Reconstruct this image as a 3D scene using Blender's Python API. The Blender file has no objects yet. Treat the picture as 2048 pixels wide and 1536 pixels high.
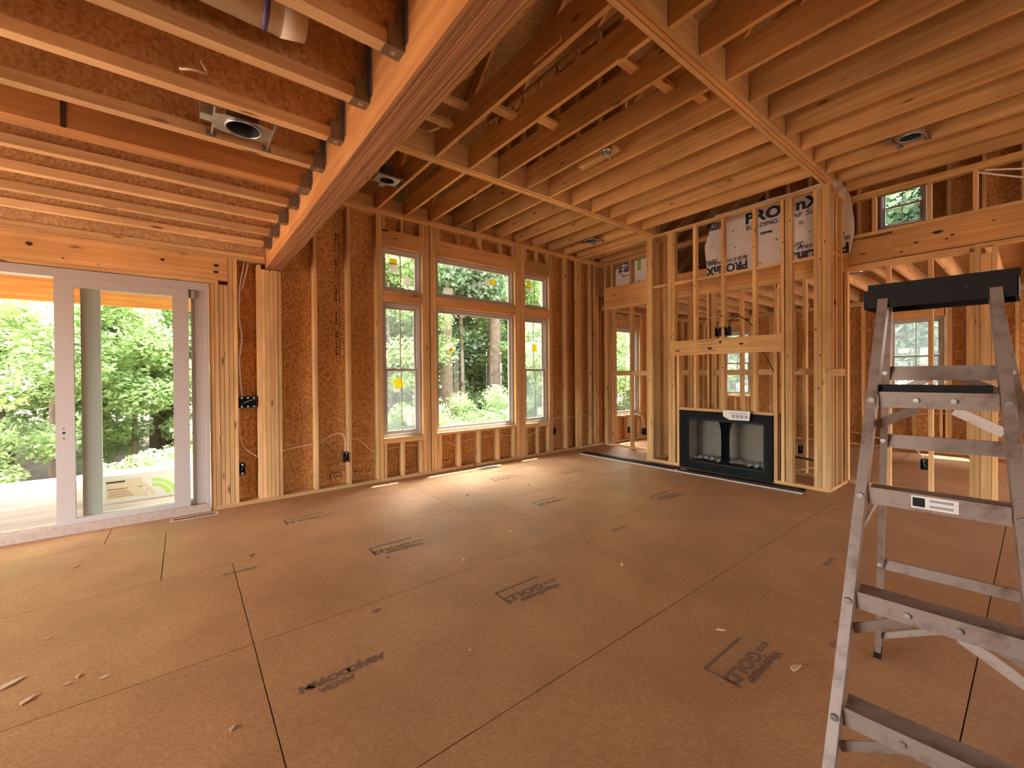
import bpy, bmesh, math, random
import numpy as np
from mathutils import Matrix, Vector, Euler
random.seed(7); rng = np.random.default_rng(7)
S = bpy.context.scene
COL = S.collection
# ------------------------------------------------------------------ camera, light, exposure
H = 1.43
F, CY = 832.183, 754.950
yaw, pitch, roll = math.radians(38.26449), math.radians(-0.36949), math.radians(-0.42388)
fw = Vector((math.sin(yaw)*math.cos(pitch), math.cos(yaw)*math.cos(pitch), math.sin(pitch)))
rt = Vector((math.cos(yaw), -math.sin(yaw), 0)); up = rt.cross(fw)
c_, s_ = math.cos(roll), math.sin(roll)
r2 = c_*rt + s_*up; u2 = -s_*rt + c_*up
cam = bpy.data.cameras.new('camera'); cam.sensor_width = 36; cam.lens = F/2048*36
cam.shift_y = (CY-768)/2048; cam.clip_start = .05; cam.clip_end = 300
co = bpy.data.objects.new('camera', cam); COL.objects.link(co)
M = Matrix(((r2.x, u2.x, -fw.x, 0), (r2.y, u2.y, -fw.y, 0), (r2.z, u2.z, -fw.z, H), (0, 0, 0, 1)))
co.matrix_world = M; S.camera = co

SUN_DIR = Vector((-.34, -.27, -1)).normalized()      # direction the sunlight travels
W = bpy.data.worlds.new('world'); S.world = W; W.use_nodes = True
nt = W.node_tree; nt.nodes.clear()
sky = nt.nodes.new('ShaderNodeTexSky'); sky.sky_type = 'NISHITA'; sky.sun_disc = False
sky.sun_elevation = math.asin(-SUN_DIR.z); sky.sun_rotation = math.atan2(-SUN_DIR.x, -SUN_DIR.y)
sky.air_density = 1.0; sky.dust_density = 3.0; sky.ozone_density = 1.0
bg = nt.nodes.new('ShaderNodeBackground'); bg.inputs['Strength'].default_value = 4.2
wo = nt.nodes.new('ShaderNodeOutputWorld')
hz = nt.nodes.new('ShaderNodeHueSaturation'); hz.inputs['Saturation'].default_value = .45; nt.links.new(sky.outputs[0], hz.inputs['Color'])
wt = nt.nodes.new('ShaderNodeMix'); wt.data_type = 'RGBA'; wt.blend_type = 'MULTIPLY'; wt.inputs[0].default_value = 1; wt.inputs[7].default_value = (1.06, 1.0, .93, 1); nt.links.new(hz.outputs[0], wt.inputs[6])
nt.links.new(wt.outputs[2], bg.inputs[0]); nt.links.new(bg.outputs[0], wo.inputs[0])
sl = bpy.data.lights.new('sun', 'SUN'); sl.energy = 42.0; sl.angle = math.radians(.6); sl.color = (1, .95, .87)
so = bpy.data.objects.new('sun', sl); COL.objects.link(so); so.location = (6, 6, 14)
so.rotation_euler = SUN_DIR.to_track_quat('-Z', 'Y').to_euler()
def area(name, loc, look, sx, sy, power, color=(1, 1, 1)):
    l = bpy.data.lights.new(name, 'AREA'); l.shape = 'RECTANGLE'; l.size = sx; l.size_y = sy; l.energy = power; l.color = color
    o = bpy.data.objects.new(name, l); COL.objects.link(o); o.location = loc
    o.rotation_euler = Vector(look).to_track_quat('-Z', 'Y').to_euler(); return o
# added fill lamps standing in for daylight from unseen openings
area('side_opening_fill', (-4.66, 3.25, .75), (1, -.05, .38), 3.2, 1.4, 65, (1, .97, .93))
area('front_opening_fill', (2.0, -4.78, 1.1), (-.05, 1, .22), 3.4, 1.8, 22, (1, .96, .91))
area('far_room_fill', (8.6, -1.75, 1.3), (0, 1, .05), 2.4, 2.0, 35, (1, .97, .94))
area('upper_room_fill', (9.0, -3.4, 4.4), (-.1, 1, -.1), 3.0, 2.0, 50, (1, .96, .92))
S.view_settings.view_transform = 'Standard'; S.view_settings.look = 'None'
S.view_settings.gamma = 1; S.view_settings.use_curve_mapping = False; S.view_settings.exposure = 0.56
S.cycles.adaptive_threshold = .05; S.cycles.diffuse_bounces = 5; S.cycles.max_bounces = 8; S.cycles.transparent_max_bounces = 12
S.cycles.glossy_bounces = 2; S.cycles.caustics_reflective = False; S.cycles.caustics_refractive = False
S.cycles.sample_clamp_indirect = 6

# ------------------------------------------------------------------ materials
def new_mat(name):
    m = bpy.data.materials.new(name); m.use_nodes = True
    n = m.node_tree.nodes; b = n['Principled BSDF']; return m, m.node_tree, b
def N(t, kind, **kw):
    n = t.nodes.new(kind)
    for k, v in kw.items():
        if k.startswith('i_'): n.inputs[k[2:].replace('_', ' ')].default_value = v
        else: setattr(n, k, v)
    return n
def plain(name, col, rough=.6, metal=0, spec=.5):
    m, t, b = new_mat(name); b.inputs['Base Color'].default_value = (*col, 1)
    b.inputs['Roughness'].default_value = rough; b.inputs['Metallic'].default_value = metal
    b.inputs['Specular IOR Level'].default_value = spec; return m
def ramp(t, stops):
    r = t.nodes.new('ShaderNodeValToRGB'); e = r.color_ramp.elements
    while len(e) < len(stops): e.new(.5)
    for k, (p, c) in enumerate(stops): e[k].position = p; e[k].color = (*c, 1)
    return r
def local_vec(t, sx, sy, sz, rand=True):
    tc = N(t, 'ShaderNodeTexCoord'); mp = N(t, 'ShaderNodeMapping'); mp.inputs['Scale'].default_value = (sx, sy, sz)
    if rand:
        oi = N(t, 'ShaderNodeObjectInfo'); mu = N(t, 'ShaderNodeMath', operation='MULTIPLY'); mu.inputs[1].default_value = 37.
        t.links.new(oi.outputs['Random'], mu.inputs[0])
        cb = N(t, 'ShaderNodeCombineXYZ')
        for k in range(3): t.links.new(mu.outputs[0], cb.inputs[k])
        ad = N(t, 'ShaderNodeVectorMath', operation='ADD'); t.links.new(tc.outputs['Object'], ad.inputs[0]); t.links.new(cb.outputs[0], ad.inputs[1])
        t.links.new(ad.outputs[0], mp.inputs[0])
    else: t.links.new(tc.outputs['Object'], mp.inputs[0])
    return mp.outputs[0]
def mixc(t, fac, a, b, mode='MIX'):
    m = N(t, 'ShaderNodeMix', data_type='RGBA', blend_type=mode)
    if isinstance(fac, float): m.inputs[0].default_value = fac
    else: t.links.new(fac, m.inputs[0])
    for k, v in ((6, a), (7, b)):
        if isinstance(v, tuple): m.inputs[k].default_value = (*v, 1)
        else: t.links.new(v, m.inputs[k])
    return m.outputs[2]
def lumber(name, light, dark, knots=True, rough=.75, var=.2, gs=1.0):
    m, t, b = new_mat(name)
    v = local_vec(t, .7, 26*gs, 26*gs)
    n1 = N(t, 'ShaderNodeTexNoise', i_Scale=1.0, i_Detail=3.0, i_Roughness=.6, i_Distortion=.5); t.links.new(v, n1.inputs['Vector'])
    r = ramp(t, [(.3, dark), (.5, tuple((a+c)/2 for a, c in zip(light, dark))), (.62, light)]); t.links.new(n1.outputs['Fac'], r.inputs[0])
    v2 = local_vec(t, 1.2, 1.2, 1.2); n2 = N(t, 'ShaderNodeTexNoise', i_Scale=1.3, i_Detail=2.0); t.links.new(v2, n2.inputs['Vector'])
    r2_ = ramp(t, [(.3, (.8, .8, .8)), (.7, (1.1, 1.1, 1.1))]); t.links.new(n2.outputs['Fac'], r2_.inputs[0])
    col = mixc(t, 1.0, r.outputs[0], r2_.outputs[0], 'MULTIPLY')
    if knots:
        v3 = local_vec(t, 2.6, 9, 9); vo = N(t, 'ShaderNodeTexVoronoi', i_Scale=1.0); t.links.new(v3, vo.inputs['Vector'])
        r3 = ramp(t, [(.07, (1, 1, 1)), (.16, (0, 0, 0))]); t.links.new(vo.outputs['Distance'], r3.inputs[0])
        sp = N(t, 'ShaderNodeSeparateColor'); t.links.new(vo.outputs['Color'], sp.inputs[0])
        gt = N(t, 'ShaderNodeMath', operation='GREATER_THAN'); gt.inputs[1].default_value = .42; t.links.new(sp.outputs[0], gt.inputs[0])
        mu = N(t, 'ShaderNodeMath', operation='MULTIPLY'); t.links.new(r3.outputs[0], mu.inputs[0]); t.links.new(gt.outputs[0], mu.inputs[1])
        mu2 = N(t, 'ShaderNodeMath', operation='MULTIPLY'); t.links.new(mu.outputs[0], mu2.inputs[0]); mu2.inputs[1].default_value = .85
        col = mixc(t, mu2.outputs[0], col, (.13, .045, .016))
    oi = N(t, 'ShaderNodeObjectInfo'); mr = N(t, 'ShaderNodeMapRange'); mr.inputs['To Min'].default_value = 1-var; mr.inputs['To Max'].default_value = 1+var
    t.links.new(oi.outputs['Random'], mr.inputs['Value'])
    hs = N(t, 'ShaderNodeHueSaturation'); t.links.new(mr.outputs[0], hs.inputs['Value']); t.links.new(col, hs.inputs['Color'])
    t.links.new(hs.outputs[0], b.inputs['Base Color'])
    b.inputs['Roughness'].default_value = rough; b.inputs['Specular IOR Level'].default_value = .25
    return m
def osb(name, base, lightc, darkc, scale=1.0, rough=.8, contrast=1.0, spec=.2):
    m, t, b = new_mat(name)
    outs = []
    for rot, off in (((.3, .5, .9), 0), ((1.2, 2.0, .2), 5), ((2.2, .9, 1.9), 11)):
        tc = N(t, 'ShaderNodeTexCoord'); m1 = N(t, 'ShaderNodeMapping'); m1.inputs['Rotation'].default_value = rot; m1.inputs['Location'].default_value = (off, off, off)
        t.links.new(tc.outputs['Object'], m1.inputs[0])
        m2 = N(t, 'ShaderNodeMapping'); m2.inputs['Scale'].default_value = (13*scale, 60*scale, 60*scale); t.links.new(m1.outputs[0], m2.inputs[0])
        vo = N(t, 'ShaderNodeTexVoronoi', i_Scale=1.0); t.links.new(m2.outputs[0], vo.inputs['Vector'])
        sp = N(t, 'ShaderNodeSeparateColor'); t.links.new(vo.outputs['Color'], sp.inputs[0]); outs.append(sp)
    ad = N(t, 'ShaderNodeMath', operation='ADD'); t.links.new(outs[0].outputs[0], ad.inputs[0]); t.links.new(outs[1].outputs[0], ad.inputs[1])
    ad2 = N(t, 'ShaderNodeMath', operation='ADD'); t.links.new(ad.outputs[0], ad2.inputs[0]); t.links.new(outs[2].outputs[0], ad2.inputs[1])
    dv = N(t, 'ShaderNodeMath', operation='MULTIPLY'); dv.inputs[1].default_value = 1/3; t.links.new(ad2.outputs[0], dv.inputs[0])
    q = .5-.28/contrast
    r = ramp(t, [(q, darkc), (.5, base), (1-q, lightc)]); t.links.new(dv.outputs[0], r.inputs[0])
    tc = N(t, 'ShaderNodeTexCoord'); n2 = N(t, 'ShaderNodeTexNoise', i_Scale=1.7, i_Detail=3.0); t.links.new(tc.outputs['Object'], n2.inputs['Vector'])
    r2_ = ramp(t, [(.3, (.82, .80, .78)), (.7, (1.1, 1.1, 1.1))]); t.links.new(n2.outputs['Fac'], r2_.inputs[0])
    col = mixc(t, 1.0, r.outputs[0], r2_.outputs[0], 'MULTIPLY')
    t.links.new(col, b.inputs['Base Color']); b.inputs['Roughness'].default_value = rough; b.inputs['Specular IOR Level'].default_value = spec
    return m
def dirty(name, col, dirt, rough, metal=0, amount=(.45, .7), scale=9.0, spec=.5):
    m, t, b = new_mat(name); tc = N(t, 'ShaderNodeTexCoord')
    n = N(t, 'ShaderNodeTexNoise', i_Scale=scale, i_Detail=6.0, i_Roughness=.7); t.links.new(tc.outputs['Object'], n.inputs['Vector'])
    r = ramp(t, [(amount[0], col), (amount[1], dirt)]); t.links.new(n.outputs['Fac'], r.inputs[0]); t.links.new(r.outputs[0], b.inputs['Base Color'])
    b.inputs['Roughness'].default_value = rough; b.inputs['Metallic'].default_value = metal; b.inputs['Specular IOR Level'].default_value = spec
    return m
def leafmat(name, a, c, trans=.4):
    m, t, b = new_mat(name); t.nodes.remove(b); out = t.nodes['Material Output']
    ge = N(t, 'ShaderNodeNewGeometry'); r = ramp(t, [(0, a), (1, c)]); t.links.new(ge.outputs['Random Per Island'], r.inputs[0])
    d = N(t, 'ShaderNodeBsdfDiffuse'); tr = N(t, 'ShaderNodeBsdfTranslucent'); g = N(t, 'ShaderNodeBsdfGlossy', i_Roughness=.45)
    t.links.new(r.outputs[0], d.inputs[0]); t.links.new(r.outputs[0], tr.inputs[0])
    mx = N(t, 'ShaderNodeMixShader'); mx.inputs[0].default_value = trans; t.links.new(d.outputs[0], mx.inputs[1]); t.links.new(tr.outputs[0], mx.inputs[2])
    m2 = N(t, 'ShaderNodeMixShader'); m2.inputs[0].default_value = .06; t.links.new(mx.outputs[0], m2.inputs[1]); t.links.new(g.outputs[0], m2.inputs[2])
    t.links.new(m2.outputs[0], out.inputs[0]); return m
def glassmat(name, tint=(.93, .96, .94), refl=.07):
    m, t, b = new_mat(name); t.nodes.remove(b); out = t.nodes['Material Output']
    tr = N(t, 'ShaderNodeBsdfTransparent'); tr.inputs[0].default_value = (*tint, 1)
    g = N(t, 'ShaderNodeBsdfGlossy', i_Roughness=.02); fr = N(t, 'ShaderNodeFresnel', i_IOR=1.45); ge = N(t, 'ShaderNodeNewGeometry'); mr = N(t, 'ShaderNodeMapRange'); mr.inputs['To Min'].default_value = 1.45; mr.inputs['To Max'].default_value = 1/1.45
    t.links.new(ge.outputs['Backfacing'], mr.inputs['Value']); t.links.new(mr.outputs[0], fr.inputs['IOR'])   # thin pane: both faces reflect alike
    mx = N(t, 'ShaderNodeMixShader'); t.links.new(fr.outputs[0], mx.inputs[0]); t.links.new(tr.outputs[0], mx.inputs[1]); t.links.new(g.outputs[0], mx.inputs[2])
    t.links.new(mx.outputs[0], out.inputs[0]); return m
def screenmat(name, col, opacity):
    m, t, b = new_mat(name); t.nodes.remove(b); out = t.nodes['Material Output']
    tr = N(t, 'ShaderNodeBsdfTransparent'); d = N(t, 'ShaderNodeBsdfDiffuse'); d.inputs[0].default_value = (*col, 1); tl = N(t, 'ShaderNodeBsdfTranslucent'); tl.inputs[0].default_value = (*col, 1)
    ml = N(t, 'ShaderNodeMixShader'); ml.inputs[0].default_value = .5; t.links.new(d.outputs[0], ml.inputs[1]); t.links.new(tl.outputs[0], ml.inputs[2])
    mx = N(t, 'ShaderNodeMixShader'); mx.inputs[0].default_value = opacity; t.links.new(tr.outputs[0], mx.inputs[1]); t.links.new(ml.outputs[0], mx.inputs[2])
    t.links.new(mx.outputs[0], out.inputs[0]); return m

MT = {}
MT['stud'] = lumber('stud_pine', (.71, .455, .215), (.58, .33, .125))
MT['joist'] = lumber('joist_pine', (.66, .40, .172), (.53, .28, .10))
MT['header'] = lumber('header_pine', (.68, .385, .16), (.54, .265, .09))
MT['lvl'] = lumber('laminated_veneer', (.64, .31, .11), (.47, .19, .058), knots=False, gs=.5)
MT['ply'] = lumber('veneer_edges', (.50, .26, .13), (.25, .11, .05), knots=False, gs=4)
MT['flange'] = lumber('joist_flange', (.74, .48, .25), (.62, .36, .16))
MT['osb'] = osb('wall_strand_board', (.53, .26, .085), (.65, .36, .14), (.36, .145, .038), scale=1.25, contrast=1.15)
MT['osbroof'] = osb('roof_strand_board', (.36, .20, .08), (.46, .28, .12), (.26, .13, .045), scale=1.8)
MT['osbweb'] = osb('web_strand_board', (.60, .345, .155), (.68, .45, .25), (.46, .23, .088), scale=1.3, contrast=.9)
MT['floor'] = osb('floor_strand_board', (.40, .198, .080), (.46, .243, .108), (.33, .153, .056), scale=2.0, rough=.58, contrast=.7, spec=.55)
MT['sub'] = plain('floor_joint_shadow_board', (.22, .11, .055), .9)
MT['vinyl'] = plain('white_vinyl', (.46, .41, .38), .5)
MT['vinylg'] = plain('grey_vinyl', (.50, .52, .47), .5)
MT['sill'] = dirty('dusty_sill_track', (.44, .34, .28), (.36, .26, .20), .6, scale=30)
MT['glass'] = glassmat('window_glass')
MT['screen'] = screenmat('insect_screen', (.22, .24, .26), .16)
MT['galv'] = dirty('galvanised_steel', (.55, .55, .56), (.38, .37, .37), .38, 1.0)
MT['hang'] = dirty('hanger_steel', (.30, .27, .25), (.20, .18, .17), .5, .9)
MT['canin'] = plain('light_can_inside', (.10, .10, .11), .4, .6)
MT['blk'] = plain('black_plastic', (.009, .009, .011), .6, 0, .25)
MT['blkm'] = plain('black_steel', (.006, .007, .007), .6, 0, .12)
MT['cable'] = plain('cream_cable', (.74, .58, .40), .5)
MT['cablew'] = plain('white_cable', (.80, .76, .72), .5)
MT['cableb'] = plain('dark_cable', (.06, .02, .015), .5)
MT['wrap'] = dirty('house_wrap', (.80, .76, .76), (.72, .66, .66), .5, scale=3.0)
MT['navy'] = plain('navy_print', (.012, .018, .05), .6)
MT['grn'] = plain('green_print', (.28, .48, .10), .6)
MT['paper'] = plain('white_paper', (.82, .78, .76), .7)
MT['grey'] = plain('grey_print', (.35, .34, .36), .7)
MT['yellow'] = plain('yellow_label', (.85, .72, .03), .6)
MT['labelw'] = screenmat('white_label_paper', (.86, .84, .80), 1.0); MT['labely'] = screenmat('yellow_label_paper', (.92, .78, .06), 1.0)
MT['alu'] = dirty('worn_aluminium', (.30, .235, .20), (.16, .105, .078), .5, .3, amount=(.5, .72), scale=14)
MT['aluf'] = dirty('scuffed_ladder_plastic', (.014, .013, .013), (.16, .15, .14), .7, amount=(.68, .76), scale=22, spec=.2)
MT['stamp'] = plain('stamp_ink', (.17, .092, .05), .8)
MT['ink'] = plain('pencil_ink', (.05, .02, .01), .8)
MT['fire'] = dirty('firebox_panel', (.24, .21, .165), (.19, .16, .12), .8)
MT['film'] = dirty('clear_film', (.60, .62, .66), (.30, .32, .36), .3)
MT['deck'] = lumber('deck_pine', (.30, .235, .195), (.23, .17, .135))
MT['cedar'] = lumber('porch_beam_pine', (.66, .34, .10), (.50, .21, .045))
MT['carton'] = plain('white_carton', (.52, .50, .46), .7)
MT['tan'] = plain('tan_print', (.50, .40, .28), .7)
MT['brown'] = plain('brown_print', (.30, .14, .08), .7)
MT['bark'] = dirty('pine_bark', (.19, .135, .10), (.08, .055, .04), .9, scale=5)
MT['ground'] = dirty('leaf_litter', (.26, .18, .12), (.10, .065, .04), .95, amount=(.4, .62), scale=2.2)
MT['leafA'] = leafmat('bright_leaves', (.28, .42, .15), (.58, .68, .38), .5)
MT['leafB'] = leafmat('mid_leaves', (.16, .28, .13), (.38, .50, .29), .48)
MT['leafC'] = leafmat('dark_leaves', (.11, .19, .11), (.27, .37, .23), .45)
MT['siding'] = plain('pale_siding', (.60, .56, .52), .8)
MT['pvc'] = plain('cream_pipe', (.72, .60, .46), .5)
MT['violet'] = plain('violet_band', (.10, .07, .22), .5)
MT['chip'] = plain('pale_wood_chip', (.62, .44, .27), .8)

# ------------------------------------------------------------------ helpers
def props(o, label=None, cat=None, group=None, kind=None):
    for k, v in (('label', label), ('category', cat), ('group', group), ('kind', kind)):
        if v: o[k] = v
    return o
def empty(name, loc=(0, 0, 0), **kw):
    o = bpy.data.objects.new(name, None); o.empty_display_size = .1; COL.objects.link(o); o.location = loc
    o['_w'] = list(loc); return props(o, **kw)
def put(name, me, mw, parent=None, **kw):
    """link mesh ME at world matrix MW under PARENT (parents here are placed by location and carry their world matrix)"""
    o = bpy.data.objects.new(name, me); COL.objects.link(o)
    WM[o.name] = mw.copy()
    if parent is not None:
        o.parent = parent
        pw = WM.get(parent.name) or Matrix.Translation(parent.location)
        o.matrix_local = pw.inverted() @ mw
    else: o.matrix_local = mw
    return props(o, **kw)
WM = {}
CACHE = {}
AX = {'x': Matrix.Identity(3), 'y': Matrix(((0, 0, 1), (1, 0, 0), (0, 1, 0))), 'z': Matrix(((0, 1, 0), (0, 0, 1), (1, 0, 0)))}
def cuboid(l, w, d, mat):
    k = (round(l, 4), round(w, 4), round(d, 4), mat)
    if k in CACHE: return CACHE[k]
    a, b, c = l/2, w/2, d/2
    v = [(-a, -b, -c), (a, -b, -c), (a, b, -c), (-a, b, -c), (-a, -b, c), (a, -b, c), (a, b, c), (-a, b, c)]
    f = [(0, 3, 2, 1), (4, 5, 6, 7), (0, 1, 5, 4), (1, 2, 6, 5), (2, 3, 7, 6), (3, 0, 4, 7)]
    me = bpy.data.meshes.new('board'); me.from_pydata(v, [], f); me.materials.append(MT[mat]); CACHE[k] = me; return me
def bx(name, x0, x1, y0, y1, z0, z1, mat, parent=None, grain=None, **kw):
    d = {'x': x1-x0, 'y': y1-y0, 'z': z1-z0}; g = grain or max(d, key=d.get)
    order = {'x': 'xyz', 'y': 'yzx', 'z': 'zxy'}[g]
    me = cuboid(*(d[k] for k in order), mat)
    mw = Matrix.Translation(((x0+x1)/2, (y0+y1)/2, (z0+z1)/2)) @ AX[g].to_4x4()
    return put(name, me, mw, parent, **kw)
def bar(name, p0, p1, w, d, mat, parent=None, upv=(0, 0, 1), **kw):
    """board from p0 to p1; w across, d along upv"""
    p0, p1 = Vector(p0), Vector(p1); a = (p1-p0); l = a.length; a.normalize()
    c = Vector(upv); b = c.cross(a).normalized(); c = a.cross(b)
    mw = Matrix(((a.x, b.x, c.x, 0), (a.y, b.y, c.y, 0), (a.z, b.z, c.z, 0), (0, 0, 0, 1))); mw.translation = (p0+p1)/2
    return put(name, cuboid(l, w, d, mat), mw, parent, **kw)
def mesh_obj(name, verts, faces, mat, parent=None, smooth=False, origin=(0, 0, 0), **kw):
    me = bpy.data.meshes.new(name); me.from_pydata([tuple(Vector(v)-Vector(origin)) for v in verts], [], faces); me.materials.append(MT[mat])
    if smooth:
        for p in me.polygons: p.use_smooth = True
    return put(name, me, Matrix.Translation(origin), parent, **kw)
def boxes_mesh(name, rects, mat, parent=None, **kw):
    """one board made of several axis-aligned pieces (a sheet cut round an opening)"""
    xs = np.array(rects); c = [(xs[:, 0].min()+xs[:, 1].max())/2, (xs[:, 2].min()+xs[:, 3].max())/2, (xs[:, 4].min()+xs[:, 5].max())/2]
    v, f = [], []
    for x0, x1, y0, y1, z0, z1 in rects:
        b = len(v); v += [(x0, y0, z0), (x1, y0, z0), (x1, y1, z0), (x0, y1, z0), (x0, y0, z1), (x1, y0, z1), (x1, y1, z1), (x0, y1, z1)]
        f += [tuple(b+i for i in q) for q in ((0, 3, 2, 1), (4, 5, 6, 7), (0, 1, 5, 4), (1, 2, 6, 5), (2, 3, 7, 6), (3, 0, 4, 7))]
    return mesh_obj(name, v, f, mat, parent, origin=c, **kw)
def subtract(rect, holes):
    out = [rect]
    for (a0, a1, b0, b1) in holes:
        nx = []
        for (u0, u1, v0, v1) in out:
            if a1 <= u0 or a0 >= u1 or b1 <= v0 or b0 >= v1: nx.append((u0, u1, v0, v1)); continue
            if v0 < b0: nx.append((u0, u1, v0, b0))
            if b1 < v1: nx.append((u0, u1, b1, v1))
            m0, m1 = max(v0, b0), min(v1, b1)
            if u0 < a0: nx.append((u0, a0, m0, m1))
            if a1 < u1: nx.append((a1, u1, m0, m1))
        out = nx
    return [r for r in out if r[1]-r[0] > .004 and r[3]-r[2] > .004]
def sheathe(parent, axis, d0, d1, us, vs, holes, mat='osb', gap=.003, name='sheathing_panel'):
    sg = 1 if d1 > 0 and parent.name not in ('wall_left', 'wall_near', 'wall_end') else -1      # outer backing added to stop light leaking through the panel joints
    e0, e1 = (d1+.001, d1+.003) if sg > 0 else (d0-.003, d0-.001)
    rs = subtract((us[0], us[-1], vs[0], vs[-1]), holes)
    boxes_mesh('joint_light_block', [(u0, u1, e0, e1, v0, v1) if axis == 'y' else (e0, e1, u0, u1, v0, v1) for u0, u1, v0, v1 in rs], 'wrap', parent)
    for i in range(len(us)-1):
        for j in range(len(vs)-1):
            rs = subtract((us[i]+gap, us[i+1]-gap, vs[j]+gap, vs[j+1]-gap), holes)
            if not rs: continue
            bxs = [(u0, u1, d0, d1, v0, v1) if axis == 'y' else (d0, d1, u0, u1, v0, v1) for u0, u1, v0, v1 in rs]
            boxes_mesh(name, bxs, mat, parent)
def cyl(name, p0, p1, r0, r1, mat, parent=None, seg=16, caps=True, **kw):
    p0, p1 = Vector(p0), Vector(p1); a = (p1-p0).normalized(); b = a.orthogonal().normalized(); c = a.cross(b)
    v, f = [], []
    for k in range(seg):
        t = 2*math.pi*k/seg; dr = b*math.cos(t)+c*math.sin(t); v += [p0+dr*r0, p1+dr*r1]
    for k in range(seg): n = (k+1) % seg; f.append((2*k, 2*n, 2*n+1, 2*k+1))
    if caps: f += [tuple(2*k for k in range(seg))[::-1], tuple(2*k+1 for k in range(seg))]
    o = mesh_obj(name, v, f, mat, parent, origin=p0, **kw)
    for p in o.data.polygons: p.use_smooth = len(p.vertices) == 4
    return o
def tube(name, pts, r, mat, parent=None, seg=6, **kw):
    P = [Vector(p) for p in pts]; Q = []
    for i in range(len(P)-1):                                # Catmull-Rom
        a, b, c, d = P[max(i-1, 0)], P[i], P[i+1], P[min(i+2, len(P)-1)]
        for k in range(5):
            t = k/5; Q.append(.5*((2*b)+(c-a)*t+(2*a-5*b+4*c-d)*t*t+(3*b-a-3*c+d)*t**3))
    Q.append(P[-1]); v, f = [], []
    for i, q in enumerate(Q):
        a = (Q[min(i+1, len(Q)-1)]-Q[max(i-1, 0)]).normalized(); b = a.orthogonal().normalized() if i == 0 else (pb-a*pb.dot(a)).normalized(); pb = b; c = a.cross(b)
        for k in range(seg): t = 2*math.pi*k/seg; v.append(q+(b*math.cos(t)+c*math.sin(t))*r)
    for i in range(len(Q)-1):
        for k in range(seg): n = (k+1) % seg; f.append((i*seg+k, i*seg+n, i*seg+seg+n, i*seg+seg+k))
    f += [tuple(range(seg))[::-1], tuple(len(v)-seg+k for k in range(seg))]
    return mesh_obj(name, v, f, mat, parent, smooth=True, origin=P[0], **kw)
def text(name, body, size, mw, mat, parent=None, sx=1.0, shear=0, bold=0, align='LEFT', **kw):
    cu = bpy.data.curves.new(name, 'FONT'); cu.body = body; cu.size = size; cu.shear = shear; cu.offset = bold; cu.align_x = align
    cu.resolution_u = 3
    tmp = bpy.data.objects.new('tmp', cu); me = bpy.data.meshes.new_from_object(tmp); bpy.data.objects.remove(tmp); bpy.data.curves.remove(cu)
    me.materials.clear(); me.materials.append(MT[mat]); me.transform(Matrix.Scale(sx, 4, (1, 0, 0)))
    return put(name, me, mw, parent, **kw)
def frame3(origin, ex, ey):
    ex, ey = Vector(ex).normalized(), Vector(ey).normalized(); ez = ex.cross(ey)
    m = Matrix(((ex.x, ey.x, ez.x, 0), (ex.y, ey.y, ez.y, 0), (ex.z, ey.z, ez.z, 0), (0, 0, 0, 1))); m.translation = Vector(origin); return m
def join_kind(o): o['kind'] = 'stuff'; return o

YW, YO = 5.49, 5.63        # inner and outer face of the window wall studs
XF, XR = 6.01, 6.72        # chimney front, right wall inner face
ZP = 3.675                 # top of the 12 ft plates
ST = .038

# ------------------------------------------------------------------ floor
floor = empty('floor', (3, 1, 0), kind='structure', label='strand board subfloor of butted sheets covering the whole room')
rows = [-4.68, -3.46, -2.24, -1.02, .19, 1.405, 2.605, 3.83, 4.975, 5.64]
offs = [.3, 1.5, .35, 1.55, .6, .55, .28, -.14, -.55]
for j in range(len(rows)-1):
    x = offs[j]-2.44*2
    if j == 4: x = 3.05-2.44*3
    if j == 5: x = .28-2.44*2
    while x < 11.5:
        x1 = x+2.44
        a, b = max(x, -4.6), min(x1, 10.75)
        if b-a > .05: bx('floor_panel', a+.0025, b-.0025, rows[j]+.0025, rows[j+1]-.0025, -.010, 0, 'floor', floor, grain='x')
        x = x1
bx('floor_base', -4.6, 10.75, -4.7, 5.64, -.30, -.012, 'sub', floor)
def stamp(x, y, ang, parts):
    """printed stamp lying on the subfloor; parts: (text, dx, dy, size)"""
    e = Matrix.Translation((x, y, .0012)) @ Matrix.Rotation(ang, 4, 'Z')
    for body, dx, dy, size, sx in parts:
        text('stamp', body, size, e @ Matrix.Translation((dx, dy, 0)), 'stamp', floor, sx=sx, bold=.0045 if size > .055 else .002)
def gold(x, y, full=True):
    # the print reads from the window side: bracket at the far-left corner, words upside down to the camera
    stamp(x+.30, y-.03, math.pi, [('GOLD', 0, 0, .085, 1.35), ('EDGE', -.125, .01, .040, 1.1)] + ([('Weyerhaeuser', -.09, .075, .058, .95)] if full else []))
    bx('stamp_line', x-.02, x-.003, y-.11, y+.06, .0004, .0012, 'stamp', floor); bx('stamp_line', x-.02, x+.36, y+.044, y+.06, .0004, .0012, 'stamp', floor)
gold(1.60, 2.15); gold(1.985, .95); gold(1.20, 3.38); gold(.78, 4.60, False); gold(3.30, 4.62, False); gold(3.05, 3.45, False); gold(4.3, 4.3, False); gold(4.25, 2.75)
stamp(.62, 2.10, math.pi, [('DOWN', 0, 0, .06, 1.1), ('ABAJO', -.17, 0, .06, 1.0), ('HACIA', 0, .06, .05, 1.0)])
stamp(.62, 2.10, math.pi, [('>', .16, 0, .06, 1)])
for (x, y) in ((.12, 3.66), (2.95, 2.42), (3.62, 1.0)): stamp(x+.3, y, math.pi, [('THIS SIDE', 0, 0, .045, 1.1)])
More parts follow.
